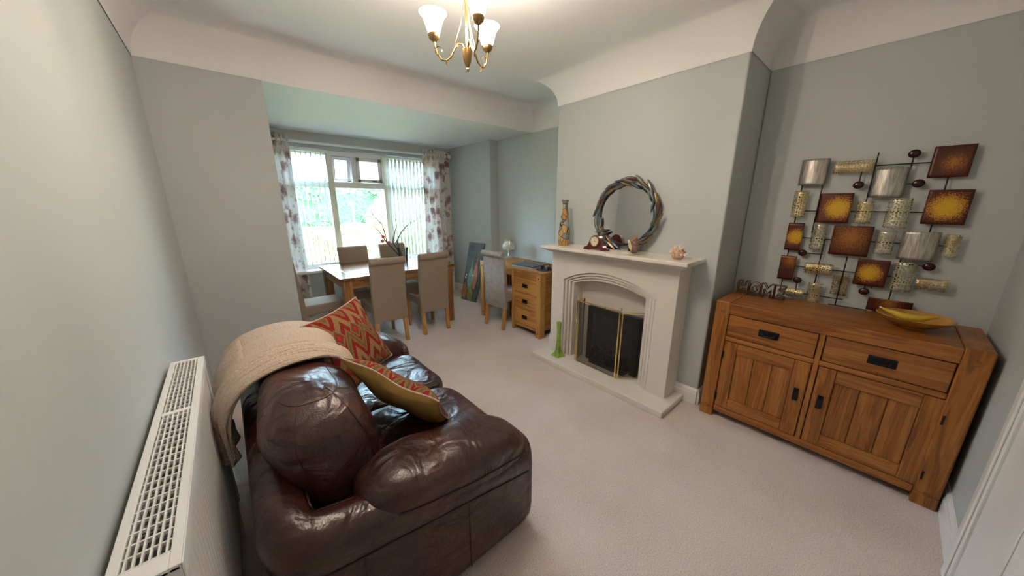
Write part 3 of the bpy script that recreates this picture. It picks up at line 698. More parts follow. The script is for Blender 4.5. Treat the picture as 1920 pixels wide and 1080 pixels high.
# ================================================================== FIREPLACE
fp = tag(empty('fireplace', (2.33, 1.50, 0)), 'cream marble fireplace surround with stepped arch, mantel shelf and hearth', 'fireplace')
FX, FY = 2.33, 1.50
def fpart(name, mat, x0, x1, y0, y1, z0, z1, bevel=.004): return bx(name, mat, fp, x0 - FX, x1 - FX, y0 - FY, y1 - FY, z0, z1, bevel)
m = MB(); m.box(2.145 - FX, XC - FX, .838 - FY, 2.165 - FY, 0, .050)
m.build('hearth', M['hearth'], fp, bevel=.006)
def arch_poly(y0, y1, zs, za, n=20):
    """opening outline from floor up: left jamb, segmental arch, right jamb"""
    c = (y0 + y1) / 2; hw = (y1 - y0) / 2; rise = za - zs; rr = (hw * hw + rise * rise) / (2 * rise); zc = za - rr
    a0 = math.asin(hw / rr)
    return [(c + rr * math.sin(a0 - 2 * a0 * k / n), zc + rr * math.cos(a0 - 2 * a0 * k / n)) for k in range(n + 1)]
def arch_slab(name, outer, inner, x0, x1, mat):
    """frame between two arches of equal point count, thickness x0..x1 (world), feet at z = .05"""
    mm = MB(); oo = [(outer[0][0], .05)] + outer + [(outer[-1][0], .05)]; ii = [(inner[0][0], .05)] + inner + [(inner[-1][0], .05)]
    n_ = len(oo)
    vs_ = [(x - FX, y - FY, z) for x in (x0, x1) for (y, z) in oo] + [(x - FX, y - FY, z) for x in (x0, x1) for (y, z) in ii]
    fs = []
    for i in range(n_ - 1):
        fs += [(i, 2 * n_ + i, 2 * n_ + i + 1, i + 1), (n_ + i, n_ + i + 1, 3 * n_ + i + 1, 3 * n_ + i), (i, i + 1, n_ + i + 1, n_ + i), (2 * n_ + i, 3 * n_ + i, 3 * n_ + i + 1, 2 * n_ + i + 1)]
    mm.add(vs_, fs); return mm.build(name, mat, fp)
a0_ = arch_poly(1.06, 1.94, .815, .93)
# flat front: rectangle with the arch cut out
rect = []
for (y, z) in a0_: rect.append((y, 1.075))
rect[0] = (2.09, 1.075); rect[-1] = (.91, 1.075)
oo = [(2.09, .05)] + rect + [(.91, .05)]
mm = MB(); ii = [(a0_[0][0], .05)] + a0_ + [(a0_[-1][0], .05)]; n_ = len(oo)
vs_ = [(x - FX, y - FY, z) for x in (2.33, XC) for (y, z) in oo] + [(x - FX, y - FY, z) for x in (2.33, XC) for (y, z) in ii]; fs = []
for i in range(n_ - 1):
    fs += [(i, 2 * n_ + i, 2 * n_ + i + 1, i + 1), (i, i + 1, n_ + i + 1, n_ + i), (2 * n_ + i, 3 * n_ + i, 3 * n_ + i + 1, 2 * n_ + i + 1)]
mm.add(vs_, fs); mm.build('surround', M['stone'], fp)
prev = a0_
for k in range(1, 4):
    nxt = arch_poly(1.06 + .030 * k, 1.94 - .030 * k, .815 - .008 * k, .93 - .026 * k)
    q_ = .030 * (k - 1) + .008   # a fine shadow joint between the steps
    arch_slab('arch_step', arch_poly(1.06 + q_, 1.94 - q_, .815 - .008 * (k - 1) - .002, .93 - .026 * (k - 1) - .005), nxt, 2.33 + .013 * k, XC - .01, M['stone']); prev = nxt
bp = [(y, z) for y, z in prev]; mm = MB()
mm.prism([(prev[0][0], .05)] + prev + [(prev[-1][0], .05)], .01, lambda u, v, t: Vector((2.505 - FX + t, u - FY, v)))
mm.build('back_panel', M['stone'], fp)
fpart('mantel_shelf', M['stone'], 2.215, XC, .825, 2.150, 1.098, 1.125, .004)
fpart('mantel_mould', M['stone'], 2.240, XC, .850, 2.125, 1.083, 1.098, .003)
fpart('mantel_mould', M['stone'], 2.268, XC, .872, 2.108, 1.070, 1.083, .003)
# gas fire set in the arch
gf = tag(empty('coal_effect_fire', (2.49, 1.475, .05)), 'black inset fire with coal basket behind the folding screen', 'fire')
m = MB(); m.box(-.04, .012, -.26, -.20, 0, .53); m.box(-.04, .012, .20, .26, 0, .53); m.box(-.04, .012, -.20, .20, .47, .53); m.build('frame', M['black'], gf, bevel=.004)
bx('fire_back', M['char'], gf, .0, .012, -.20, .20, 0, .47, 0)
m = MB()
for k in range(15):
    a = -.17 + .34 * k / 14; x = -.115 + .05 * (a / .17) ** 2
    b_ = MB().tube([(x, a, .04), (x - .012, a, .09), (x, a, .15)], .0055, 6).build('basket_bar', M['black_iron'], gf, smooth=True)
for z in (.045, .148):
    MB().tube([(-.115 + .05 * (a / .17) ** 2, a, z) for a in [-.19 + .38 * t / 12 for t in range(13)]], .007, 6).build('basket_rail', M['black_iron'], gf, smooth=True)
bx('ash_pan', M['black'], gf, -.10, 0, -.18, .18, 0, .035, .004)
random.seed(3)
for k in range(26):
    y = random.uniform(-.16, .16); x = random.uniform(-.085, -.015); z = .07 + random.uniform(0, .085)
    c_ = MB().superell((0, 0, 0), (.022, .026, .019), .8, .8, 8, 6, lambda p, q: q * (1 + .2 * math.sin(9 * p.x + 5 * p.y + k))).build('coal', M['char'], gf); c_.location = (x, y, z)
# folding fire screen
fs_ = tag(empty('fire_screen', (2.315, 1.52, .05)), 'brass framed folding mesh fire screen standing on the hearth', 'fire screen')
def screen_panel(p, q, h):
    p = Vector((p[0] - 2.315, p[1] - 1.52, 0)); q = Vector((q[0] - 2.315, q[1] - 1.52, 0)); zt = Vector((0, 0, h))
    mm = MB(); e = (q - p).normalized() * .004
    for a, b_ in ((p + e, p + e + zt), (q - e, q - e + zt)): mm.tube([a + Vector((0, 0, .004)), b_], .006, 8)
    mm.tube([p + zt, q + zt], .006, 8); mm.tube([p + Vector((0, 0, .010)), q + Vector((0, 0, .010))], .004, 8)
    o = mm.build('panel_frame', M['brass'], fs_, smooth=True)
    nrm = (q - p).cross(Vector((0, 0, 1))).normalized() * .0008
    mm = MB(); mm.loft([[p + e + nrm + Vector((0, 0, .01)), q - e + nrm + Vector((0, 0, .01)), q - e - nrm + Vector((0, 0, .01)), p + e - nrm + Vector((0, 0, .01))], [v + zt - Vector((0, 0, .012)) for v in (p + e + nrm, q - e + nrm, q - e - nrm, p + e - nrm)]])
    mm.build('mesh', M['screen'], o)
screen_panel((2.315, 1.745), (2.315, 1.325), .600); screen_panel((2.319, 1.309), (2.462, 1.172), .590); screen_panel((2.319, 1.761), (2.462, 1.785), .590)
for y in (1.753, 1.317):
    MB().tube([(.002, y - 1.52, .60), (.002, y - 1.52, .622)], .003, 6).build('finial', M['brass'], fs_, smooth=True)
    MB().superell((.002, y - 1.52, .628), (.008, .008, .010), 1, 1, 12, 8).build('finial', M['brass'], fs_, smooth=True)
# green glass vase on the hearth
gv = tag(empty('bud_vase', (2.29, 1.945, .0505)), 'tall slim green glass vase standing on the hearth', 'vase')
def gvp(z):
    t = z / .34; return .022 * (1 - t) ** 3 + .0135 + .009 * t ** 3
rings = []
for j in range(18):
    z = .34 * j / 17; r_ = gvp(z) * (1.9 if j == 0 else 1.25 if j == 1 else 1)
    rings.append([Vector((r_ * (1 + .12 * math.cos(5 * a)) * math.cos(a + z * 2), r_ * (1 + .12 * math.cos(5 * a)) * math.sin(a + z * 2), z)) for a in [2 * math.pi * k / 30 for k in range(30)]])
MB().loft(rings).build('vase_body', M['green_glass'], gv, smooth=True, angle=60)
MB().lathe([(.0, 0), (.036, 0), (.034, .008), (.02, .022), (.0, .024)], 24).build('foot', plain('dark_green_glass', (.01, .03, .008), .1), gv, smooth=True)

# ================================================================== MANTEL ORNAMENTS
ZM = 1.1255
tv = tag(empty('mosaic_vase', (2.36, 1.985, ZM), R(8)), 'tall tapering square vase in shell mosaic on the mantel', 'vase')
prof = [(.036, 0), (.040, .05), (.040, .12), (.034, .2), (.025, .28), (.018, .335), (.0165, .36), (.019, .385), (.028, .408)]
def sq(r_, z): return [Vector((r_ * sx, r_ * sy, z)) for sx, sy in ((-1, -.92), (-.92, -1), (.92, -1), (1, -.92), (1, .92), (.92, 1), (-.92, 1), (-1, .92))]
MB().loft([sq(r_, z) for r_, z in prof] + [sq(.024, .405), sq(.012, .38)]).build('vase_body', M['mosaic'], tv, smooth=True, angle=50)
ck = tag(empty('mantel_clock', (2.32, 1.600, ZM), R(0)), 'glossy mahogany napoleon hat mantel clock with cream dial', 'clock')
out = []
for k in range(33):
    y = -.108 + .216 * k / 32; a = abs(y)
    z = .022 + .088 * (1 / (1 + math.exp((a - .060) / .0095))) + (.013 * math.cos(min(a / .055, 1) * math.pi / 2) if a < .055 else 0)
    out.append((y, z))
poly = [(-.108, .008), (-.108, .022)] + out[1:-1] + [(.108, .022), (.108, .008)]
MB().prism(poly, .05, lambda u, v, t: Vector((-.025 + t, u, v))).build('case', M['mahogany'], ck, smooth=True, bevel=.003)
for y in (-.085, .085): bx('foot', M['mahogany'], ck, -.030, .030, y - .026, y + .026, 0, .012, .003)
Mx = Matrix.Rotation(R(-90), 4, 'Y')
MB().lathe([(0, .0), (.038, .0), (.040, .004), (.036, .008), (.0, .006)], 32, M4=Matrix.Translation((-.025, 0, .074)) @ Mx).build('dial', M['dial'], ck, smooth=True)
mm = MB(); mm.lathe([(.038, 0), (.043, .003), (.042, .009), (.037, .010)], 32, M4=Matrix.Translation((-.025, 0, .074)) @ Mx, cap=False); mm.build('bezel', M['brass'], ck, smooth=True)
mm = MB(); mm.box(-.0350, -.0345, -.0012, .0012, .074, .098); mm.box(-.0350, -.0345, -.018, 0, .0728, .0752); mm.build('hands', M['black'], ck)
for k in range(12):
    a = k * math.pi / 6; mm = MB().box(-.0338, -.0333, .030 * math.sin(a) - .001, .030 * math.sin(a) + .001, .074 + .030 * math.cos(a) - .003, .074 + .030 * math.cos(a) + .003); mm.build('hour_mark', M['black'], ck)
# round mirror with leaf frame, standing on the mantel and leaning on the wall
mr = tag(empty('leaf_mirror', (2.480, 1.450, ZM)), 'round mirror in a wreath of metal leaves leaning above the mantel', 'mirror')
mr.rotation_euler = (0, R(2.5), 0)
CZ = .285
MX = Matrix.Translation((0, 0, CZ)) @ Matrix.Rotation(R(-90), 4, 'Y')
MB().lathe([(0, .0), (.232, .0), (.232, .006), (0, .006)], 64, M4=MX).build('glass', M['mirror'], mr, smooth=True, angle=30)
MB().lathe([(.228, -.006), (.244, -.006), (.246, .008), (.240, .016), (.230, .012), (.228, .004)], 64, M4=MX, cap=False).build('rim', M['black_iron'], mr, smooth=True)
leafm = [plain('leaf_copper', (.20, .085, .05), .35, metal=.8, var=.2), plain('leaf_gold', (.27, .19, .09), .35, metal=.8, var=.2), plain('leaf_pewter', (.22, .22, .21), .3, metal=.8, var=.2), plain('leaf_bluegrey', (.13, .16, .19), .3, metal=.8, var=.2)]
random.seed(11)
lm_cache = []
for k, w_ in enumerate((.013, .016, .011)):
    def fn(u, v):
        wd = w_ * math.sin(math.pi * min(1, v * .97 + .03)) ** .8
        return Vector((-.012 * math.sin(math.pi * u) - .006 * math.sin(3 * v), (u - .5) * 2 * wd, (v - .5) * .125))
    mm_ = MB(); mm_.grid(fn, 6, 10); lm_cache.append(mm_)
leaf_meshes = {}
for i in range(52):
    t = i / 52 * 2 * math.pi
    if 4.35 < t < 4.95: continue
    rr = .262 + .018 * math.sin(i * 2.4) + random.uniform(-.008, .008)
    key = (i % 3, (2, 3, 1, 2, 0, 3, 2, 1, 3, 2)[i % 10])
    if key not in leaf_meshes:
        o = lm_cache[key[0]].build('leaf', leafm[key[1]], mr, smooth=True, solid=.0018); leaf_meshes[key] = o
    else: o = leaf_meshes[key].copy(); COL.objects.link(o); o.parent = mr
    o.location = (-.012 - .006 * (i % 2), rr * math.cos(t), CZ + rr * math.sin(t))
    o.rotation_euler = (t + R(13 + 12 * math.sin(i * 1.7)), 0, 0)
for a0, a1, r0 in ((1.2, 2.6, .285), (2.7, 3.8, .285), (-.6, .5, .29), (.35, 1.25, .285)):
    MB().tube([(-.014, (r0 + .012 * math.sin(6 * s_)) * math.cos(a0 + (a1 - a0) * s_), CZ + (r0 + .012 * math.sin(6 * s_)) * math.sin(a0 + (a1 - a0) * s_)) for s_ in [k / 14 for k in range(15)]], .0025, 6).build('stem', M['black_iron'], mr, smooth=True)
o = leaf_meshes[(0, 0)].copy() if (0, 0) in leaf_meshes else None
for (yy, zz, ang) in ((.205, .145, 78), (.175, .12, 68)):
    o = list(leaf_meshes.values())[0].copy(); COL.objects.link(o); o.parent = mr; o.location = (-.024, yy, zz); o.rotation_euler = (R(ang), 0, 0)
for y in (-.10, .10): bx('foot', M['black_iron'], mr, -.02, .012, y - .04, y + .04, .0, .030, .004)
# bird figurine
bd = tag(empty('bird_figurine', (2.30, 1.252, ZM), R(0)), 'brown resin bird figurine with pale wing and folded feet on the mantel', 'figurine')
M['resin'] = plain('brown_resin', (.16, .085, .06), .4, var=.5, nscale=60, bmp=.5, bscale=90)
M['paleresin'] = plain('pale_resin', (.52, .42, .25), .35, var=.2, nscale=30)
def bird(p, q):
    z = (p.z + 1) / 2; lean = -.012 + .030 * z * z; return Vector((q.x * (1 - .25 * z), q.y * (1.0 - .35 * max(0, z - .55) * 2) + lean * .5, q.z))
MB().superell((0, 0, .068), (.030, .036, .060), .85, .9, 28, 18, bird).build('body', M['resin'], bd, smooth=True, angle=180)
MB().superell((-.002, -.002, .118), (.020, .022, .022), 1, 1, 20, 14).build('head', plain('chestnut_resin', (.26, .11, .06), .35, var=.3, nscale=50), bd, smooth=True, angle=180)
mm = MB(); mm.superell((0, 0, 0), (.008, .013, .044), 1, 1, 16, 12); w = mm.build('wing', M['paleresin'], bd, smooth=True, angle=180); w.location = (-.022, .022, .072); w.rotation_euler = (R(-24), R(8), 0)
MB().tube([(-.014, .002, .116), (-.036, .010, .106)], [.006, .001], 8).build('beak', M['paleresin'], bd, smooth=True)
for y in (-.012, .016):
    mm = MB()
    for a in (-.5, 0, .5): mm.tube([(-.012, y, .008), (-.040, y + .020 * a, .005)], [.006, .0035], 6)
    mm.build('foot', M['paleresin'], bd, smooth=True)
# coral / shell ornament
cr = tag(empty('coral_ornament', (2.36, 0.952, ZM)), 'pale peach spiky coral shell ornament at the mantel end', 'ornament')
M['coral'] = plain('coral', (.80, .64, .53), .6, var=.3, nscale=50)
MB().superell((0, 0, .036), (.040, .044, .040), .9, .9, 24, 14).build('core', plain('coral_core', (.58, .36, .24), .7, var=.4, nscale=40), cr, smooth=True, angle=180)
random.seed(5)
for k in range(64):
    th = random.uniform(0, 2 * math.pi); ph = math.asin(random.uniform(-.15, 1)); d = Vector((math.cos(ph) * math.cos(th), math.cos(ph) * math.sin(th), math.sin(ph)))
    a = Vector((0, 0, .034)) + Vector((d.x * .036, d.y * .040, d.z * .034)); b_ = Vector((0, 0, .034)) + Vector((d.x * .055, d.y * .060, d.z * .066)); b_.z = max(b_.z, .006); a.z = max(a.z, .006)
    MB().tube([a, (a + b_) / 2 + Vector((0, 0, .003)), b_], [.006, .0055, .0035], 6).build('spike', M['coral'], cr, smooth=True)

# ================================================================== DINING TABLE AND CHAIRS
tb = tag(empty('dining_table', (1.475, 4.075, 0)), 'extending oak dining table with dark polished top and square legs', 'table')
TX, TY = 1.475, 4.075
def tp_(name, mat, x0, x1, y0, y1, z0, z1, bevel=.004): return bx(name, mat, tb, x0 - TX, x1 - TX, y0 - TY, y1 - TY, z0, z1, bevel)
tp_('table_leaf', M['table_x'], .80, .925, 3.585, 4.565, .724, .755); tp_('table_leaf', M['table_x'], .927, 2.005, 3.585, 4.565, .724, .755); tp_('table_leaf', M['table_x'], 2.007, 2.135, 3.585, 4.565, .724, .755)
tp_('slide_end', M['loak_y'], 2.05, 2.15, 3.60, 4.55, .695, .722)
tp_('apron', M['tbl_x'], .91, 2.03, 3.625, 3.650, .625, .722); tp_('apron', M['tbl_x'], .91, 2.03, 4.50, 4.525, .625, .722); tp_('apron', M['tbl_y'], .84, .865, 3.69, 4.46, .625, .722); tp_('apron', M['tbl_y'], 2.07, 2.095, 3.69, 4.46, .625, .722)
for x in (.825, 2.025):
    for y in (3.605, 4.455): tp_('leg', M['tbl_z'], x, x + .09, y, y + .09, 0, .724, .006)

def make_chair(fab):
    r_ = empty('dining_chair')
    W = .182
    # seat: upholstered block with soft crown
    mm = MB(); mm.box(-W, W, -.185, .235, .345, .455); s_ = mm.build('seat', fab, r_, bevel=.022, seg=4)
    # back: one continuous upholstered slab, slightly raked, rolled over at the top
    prof = [(-.150, .262), (-.150, .46), (-.170, .70), (-.192, .905), (-.200, .945)]
    roll = [(-.200 - .034 + .040 * math.cos(a), .925 + .036 * math.sin(a)) for a in [R(x) for x in (20, 55, 90, 125, 160, 200, 235)]]
    under = [(-.236, .890), (-.228, .80), (-.216, .62), (-.208, .46), (-.205, .262)]
    poly = prof[:-1] + roll + under
    mm = MB(); mm.prism(poly, 1.0, lambda u, v, t: Vector((-W + 2 * W * t, u, v)))
    mm.build('backrest', fab, r_, bevel=.010, seg=3)
    for sx in (-1, 1):
        mm = MB(); a = sx * (W - .026)
        mm.loft([[Vector((a + dx, -.178 + dy - .035 * k, z)) for dx, dy in ((-.020, -.018), (.020, -.018), (.020, .018), (-.020, .018))] for z, k in ((.30, 0), (0.0, 1))][::-1])
        mm.build('leg', M['oakleg'], r_, bevel=.003)
        mm = MB(); mm.loft([[Vector((a + dx * s, .205 + dy * s, z)) for dx, dy in ((-.021, -.021), (.021, -.021), (.021, .021), (-.021, .021))] for z, s in ((0, .72), (.36, 1))])
        mm.build('leg', M['oakleg'], r_, bevel=.003)
    return r_
c0 = make_chair(M['fabric'])
spots = [((1.215, 3.605), 0, 'taupe rollback dining chair beside the chair holding the brown folder, back to the sofa'),
         ((1.745, 3.605), 0, 'taupe rollback dining chair with a brown folder on its seat'),
         ((1.225, 4.40), 180, 'taupe rollback dining chair on the window side of table, opposite the plain seat chair'),
         ((1.745, 4.40), 180, 'taupe rollback dining chair on the window side of table behind the glass vase'),
         ((.655, 4.06), -90, 'taupe rollback dining chair at the table end beside the far wall')]
for i, ((x, y), a, lab) in enumerate(spots):
    o = c0 if i == 0 else copy_tree(c0)
    o.location = (x, y, 0); o.rotation_euler = (0, 0, R(a)); tag(o, lab, 'chair', 'rollback dining chairs')
fc = make_chair(M['fabric_grey']); fc.name = 'dining_chair'; fc.location = (2.575, 3.075, 0); fc.rotation_euler = (0, 0, R(-86))
tag(fc, 'grey taupe rollback chair pulled up to the oak desk', 'chair', 'rollback dining chairs')
fo = tag(bx('folder', plain('brown_leatherette', (.16, .09, .05), .5), None, -.13, .13, -.10, .10, 0, .012, .004), 'brown folder lying on a dining chair seat', 'folder')
fo.location = (1.70, 3.70, .4555); fo.rotation_euler = (0, 0, R(10))
# glass vase with twigs
vz = tag(empty('glass_vase', (1.70, 4.13, .7555)), 'clear cut glass vase with dark twigs and pink flowers on the table', 'vase')
MB().lathe([(.0, 0), (.050, 0), (.052, .01), (.058, .12), (.070, .20), (.067, .20), (.054, .12), (.047, .016), (.0, .016)], 28).build('vase_glass', M['clear'], vz, smooth=True)
M['twig'] = plain('dark_twig', (.030, .030, .028), .6, var=.4, nscale=40)
M['stemg'] = plain('green_stem', (.12, .20, .05), .6)
def px_twig(pts, r0, name='twig', mat=None, Y=4.13):
    w = [on_y(x, y, Y + dy) - Vector((1.70, 4.13, .7555)) for x, y, dy in pts]
    base = Vector((0, 0, .03)); allp = [base] + w
    k = len(allp); MB().tube(allp, [1.35 * r0 * (1 - .75 * i / (k - 1)) for i in range(k)], 6).build(name, mat or M['twig'], vz, smooth=True)
px_twig([(725, 455, 0), (713, 437, -.02), (703, 425, -.04), (690, 421, -.06), (672, 421, -.08)], .007)
px_twig([(726, 455, 0), (721, 435, .02), (716, 420, .03), (706, 411, .04), (698, 401, .05), (695, 393, .06)], .007)
px_twig([(737, 455, 0), (739, 440, .02), (743, 425, .02), (742, 414, .03), (737, 403, .03)], .007)
px_twig([(744, 452, 0), (752, 436, -.03), (762, 424, -.05), (772, 417, -.06), (783, 411, -.08)], .008)
px_twig([(742, 455, 0), (749, 440, .05), (756, 430, .07), (770, 413, .08)], .006)
px_twig([(736, 456, 0), (736.5, 441, .0)], .005, 'green_stem', M['stemg'])
M['pink'] = plain('pink_petal', (.45, .03, .16), .6, var=.2, nscale=50)
for (x, y) in ((718, 444), (717, 452), (728, 455)):
    c_ = on_y(x, y, 4.10) - Vector((1.70, 4.13, .7555)); fl = bpy.data.objects.new('flower', None)
    mm = MB()
    for k in range(5):
        a = 2 * math.pi * k / 5
        mm.superell((c_.x + .013 * math.cos(a), c_.y - .006, c_.z + .013 * math.sin(a)), (.012, .006, .012), 1, 1, 10, 6)
    mm.build('flower', M['pink'], vz, smooth=True)

# ================================================================== DESK
dk = tag(empty('desk', (2.50, 2.97, 0)), 'honey oak pedestal desk with three drawers in the alcove', 'desk')
DX, DY = 2.50, 2.97
def dp(name, mat, x0, x1, y0, y1, z0, z1, parent=dk, bevel=.004): return bx(name, mat, parent, x0 - DX, x1 - DX, y0 - DY, y1 - DY, z0, z1, bevel)
dp('desk_top', M['loak_y'], 2.50, 3.05, 2.405, 3.535, .735, .765)
dp('front_rail', M['loak_y'], 2.515, 2.54, 2.90, 3.45, .665, .735); dp('front_rail', M['loak_y'], 2.510, 2.54, 2.475, 2.855, .676, .735)
for y0, y1 in ((2.405, 2.475), (3.465, 3.535)):
    lg = dp('end_leg', M['loak_z'], 2.50, 2.585, y0, y1, 0, .735, bevel=.005); dp('end_leg', M['loak_z'], 2.965, 3.05, y0, y1, 0, .735)
    for zz in (.06, .70):
        MB().tube([(-.002, (y0 + y1) / 2 - DY, zz), (.004, (y0 + y1) / 2 - DY, zz)], .008, 8).build('peg', M['black'], lg)
dp('side_panel', M['loak_x'], 2.585, 2.965, 2.42, 2.445, .07, .735); dp('side_panel', M['loak_x'], 2.585, 2.965, 3.49, 3.515, .10, .735)
lg = dp('inner_leg', M['loak_z'], 2.505, 2.57, 2.855, 2.895, 0, .735); dp('side_panel', M['loak_x'], 2.57, 3.03, 2.865, 2.885, .07, .735)
dp('bottom_rail', M['loak_y'], 2.515, 2.54, 2.475, 2.855, .065, .10); dp('back_panel', M['loak_y'], 3.03, 3.045, 2.475, 3.465, .25, .735)
for z0, z1 in ((.105, .29), (.30, .485), (.495, .665)):
    dr = dp('drawer', M['loak_y'], 2.508, 2.54, 2.478, 2.852, z0, z1, bevel=.005)
    cy = 2.665 - DY; cz = (z0 + z1) / 2
    MB().box(.003, .009, cy - .042, cy + .042, cz - .022, cz + .022).build('handle_plate', M['black_iron'], dr, bevel=.003)
    MB().tube([(.004, cy - .030, cz + .006), (-.012, cy - .024, cz - .008), (-.012, cy + .024, cz - .008), (.004, cy + .030, cz + .006)], .0045, 8).build('handle', M['black_iron'], dr, smooth=True)
    dp('drawer_divider', M['loak_y'], 2.515, 2.54, 2.475, 2.855, z1, z1 + .01)
lp = tag(empty('laptop', (2.72, 2.83, .7655), R(4)), 'closed navy laptop lying on the desk', 'laptop')
bx('base', M['silver'], lp, -.12, .12, -.17, .17, 0, .012, .004); bx('lid', M['navy'], lp, -.122, .122, -.172, .172, .0125, .022, .004)
ms_ = tag(empty('mouse_mat', (2.69, 2.535, .7655)), 'round black mouse mat on the desk corner', 'mouse mat')
MB().lathe([(0, 0), (.095, 0), (.098, .003), (.095, .006), (0, .006)], 32).build('mat_pad', M['black'], ms_, smooth=True)
hd = tag(empty('headset', (2.70, 2.53, .772)), 'black headset resting on the round mouse mat', 'headset')
for y in (-.045, .05): MB().superell((0, y, .018), (.030, .020, .018), .8, .8, 16, 10).build('ear_cup', M['black'], hd, smooth=True)
MB().tube([(.0, -.045, .025), (.05, -.03, .045), (.065, .0, .05), (.05, .035, .045), (0, .05, .025)], .006, 8).build('headband', M['black'], hd, smooth=True)
dl = tag(empty('desk_lamp', (2.93, 3.45, .7655)), 'small table lamp with ribbed opal glass shade on the desk', 'lamp')
MB().lathe([(0, 0), (.055, 0), (.055, .010), (.02, .022), (.009, .04), (.009, .13), (.02, .135), (0, .14)], 24).build('base', M['silver'], dl, smooth=True)
MB().lathe([(.020, .235), (.045, .228), (.078, .195), (.088, .160), (.080, .125), (.055, .118)], 28, cap=False).build('lamp_shade', M['lampglass'], dl, smooth=True)
MB().lathe([(0, .225), (.02, .235), (.012, .25), (.004, .27), (0, .272)], 16).build('shade_cap', M['antique_brass'], dl, smooth=True)
for a in (0, 2.1, 4.2):
    MB().tube([(.09 * math.cos(a) * s_, .09 * math.sin(a) * s_, .24 - .11 * s_ ** 3 + .025 * math.sin(s_ * 3)) for s_ in [k / 8 for k in range(9)]], .003, 6).build('shade_rib', M['antique_brass'], dl, smooth=True)
cb = tag(MB().tube([(2.90, 3.10, .771), (2.93, 3.02, .785), (2.96, 2.96, .771), (3.0, 2.88, .771), (3.04, 2.85, .771)], .003, 6).build('power_cable', M['black'], None, smooth=True), 'thin black cable trailing behind the closed laptop on the desk', 'cable')

# ================================================================== LEANING PICTURE
pc = tag(empty('canvas_picture', (2.755, 4.235, .0)), 'tall narrow canvas of stylised vessels leaning on the bay wall', 'picture')
pc.rotation_euler = (0, R(13.6), R(8))
PW, PH = .34, .93
bx('canvas', plain('grey_canvas', (.085, .095, .105), .5, var=.35, nscale=6), pc, -.012, .012, -PW / 2, PW / 2, 0, PH, .002)
def blob(pts, col, dx, met=0.0):
    MB().prism(pts, .006, lambda u, v, t: Vector((-.013 - dx - t, u, v))).build('painted_shape', plain('paint', col, .4, metal=met, var=.3, nscale=14), pc, smooth=True, angle=30)
def vessel(c, z0, h, w, neck):
    L_ = []; R__ = []
    for k in range(15):
        t = k / 14; ww = w * (math.sin(math.pi * min(1, t * 1.15 + .12)) ** .9 if t < .72 else 0) 
        ww = max(ww, w * (.55 * (1 - t) ** 1.2 + neck)); L_.append((c - ww, z0 + h * t)); R__.append((c + ww, z0 + h * t))
    return L_ + R__[::-1]
blob(vessel(.02, .17, .50, .062, .05), (.16, .32, .27), .000)
blob(vessel(-.085, .20, .60, .05, .05), (.38, .17, .09), .002)
blob(vessel(.115, .03, .25, .06, .2), (.40, .17, .06), .004)
blob(vessel(-.025, .01, .28, .062, .2), (.25, .23, .06), .006)
for (y, z) in ((.122, .40), (.128, .36), (-.035, .41)):
    MB().superell((-.018, y, z), (.008, .016, .018), 1, 1, 14, 8).build('metal_button', M['silver'], pc, smooth=True)

# ================================================================== RADIATOR
rd = tag(empty('radiator', (-.20, 1.225, 0)), 'white double panel radiator with grille top on the long wall', 'radiator')
RY0, RY1 = .70, 1.755
def rp(name, mat, x0, x1, y0, y1, z0, z1, bevel=.003): return bx(name, mat, rd, x0 + .20, x1 + .20, y0 - 1.225, y1 - 1.225, z0, z1, bevel)
front = MB(); n = 34; zs = (.17, .20, .845, .875)
rings = []
for k in range(n * 4 + 1):
    y = RY0 + .012 + (RY1 - RY0 - .024) * k / (n * 4) - 1.225; ph = k % 4; d = (0, .0, .007, .007)[ph]
    rings.append([Vector((.20 - .160, y, zs[0])), Vector((.20 - .160 - d, y, zs[1])), Vector((.20 - .160 - d, y, zs[2])), Vector((.20 - .160, y, zs[3]))])
front.loft(rings, cap=False, closed=False); front.build('front_panel', M['radiator'], rd, smooth=True, angle=25, solid=.002)
rp('back_panel', M['radiator'], -.246, -.238, RY0 + .01, RY1 - .01, .17, .875)
for k in range(40):
    y = RY0 + .03 + (RY1 - RY0 - .06) * k / 39
    m_ = rp('fin', M['fin_steel'], -.236, -.166, y - .002, y + .002, .22, .845, 0)
rp('end_panel', M['radiator'], -.248, -.153, RY0, RY0 + .008, .165, .895); rp('end_panel', M['radiator'], -.248, -.153, RY1 - .008, RY1, .165, .895)
m = MB(); z0, z1 = .886, .897
def g(x0, x1, y0, y1, a=z0, b_=z1): m.box(x0 + .20, x1 + .20, y0 - 1.225, y1 - 1.225, a, b_)
g(-.248, -.232, RY0, RY1); g(-.169, -.153, RY0, RY1); g(-.232, -.169, RY0, RY0 + .04); g(-.232, -.169, RY1 - .018, RY1); g(-.232, -.169, 1.30, 1.318)
g(-.153, -.150, RY0, RY1, .862, .897)
m.build('grille_frame', M['radiator'], rd, bevel=.003)
for k in range(6): rp('grille_bar', M['radiator'], -.2285 + k * .0105, -.2255 + k * .0105, RY0 + .03, RY1 - .01, .889, .896, 0)
for k in range(34):
    y = RY0 + .045 + (RY1 - RY0 - .065) * k / 33; rp('grille_bar', M['radiator'], -.233, -.168, y - .0018, y + .0018, .887, .894, 0)
rp('wall_bracket', M['radiator'], -.262, -.246, .95, .99, .25, .80); rp('wall_bracket', M['radiator'], -.262, -.246, 1.48, 1.52, .25, .80)
MB().tube([(.03, -.50, 0), (.03, -.50, .20)], .008, 8).build('pipe', M['radiator'], rd, smooth=True)
MB().tube([(.03, .50, 0), (.03, .50, .20)], .008, 8).build('pipe', M['radiator'], rd, smooth=True)
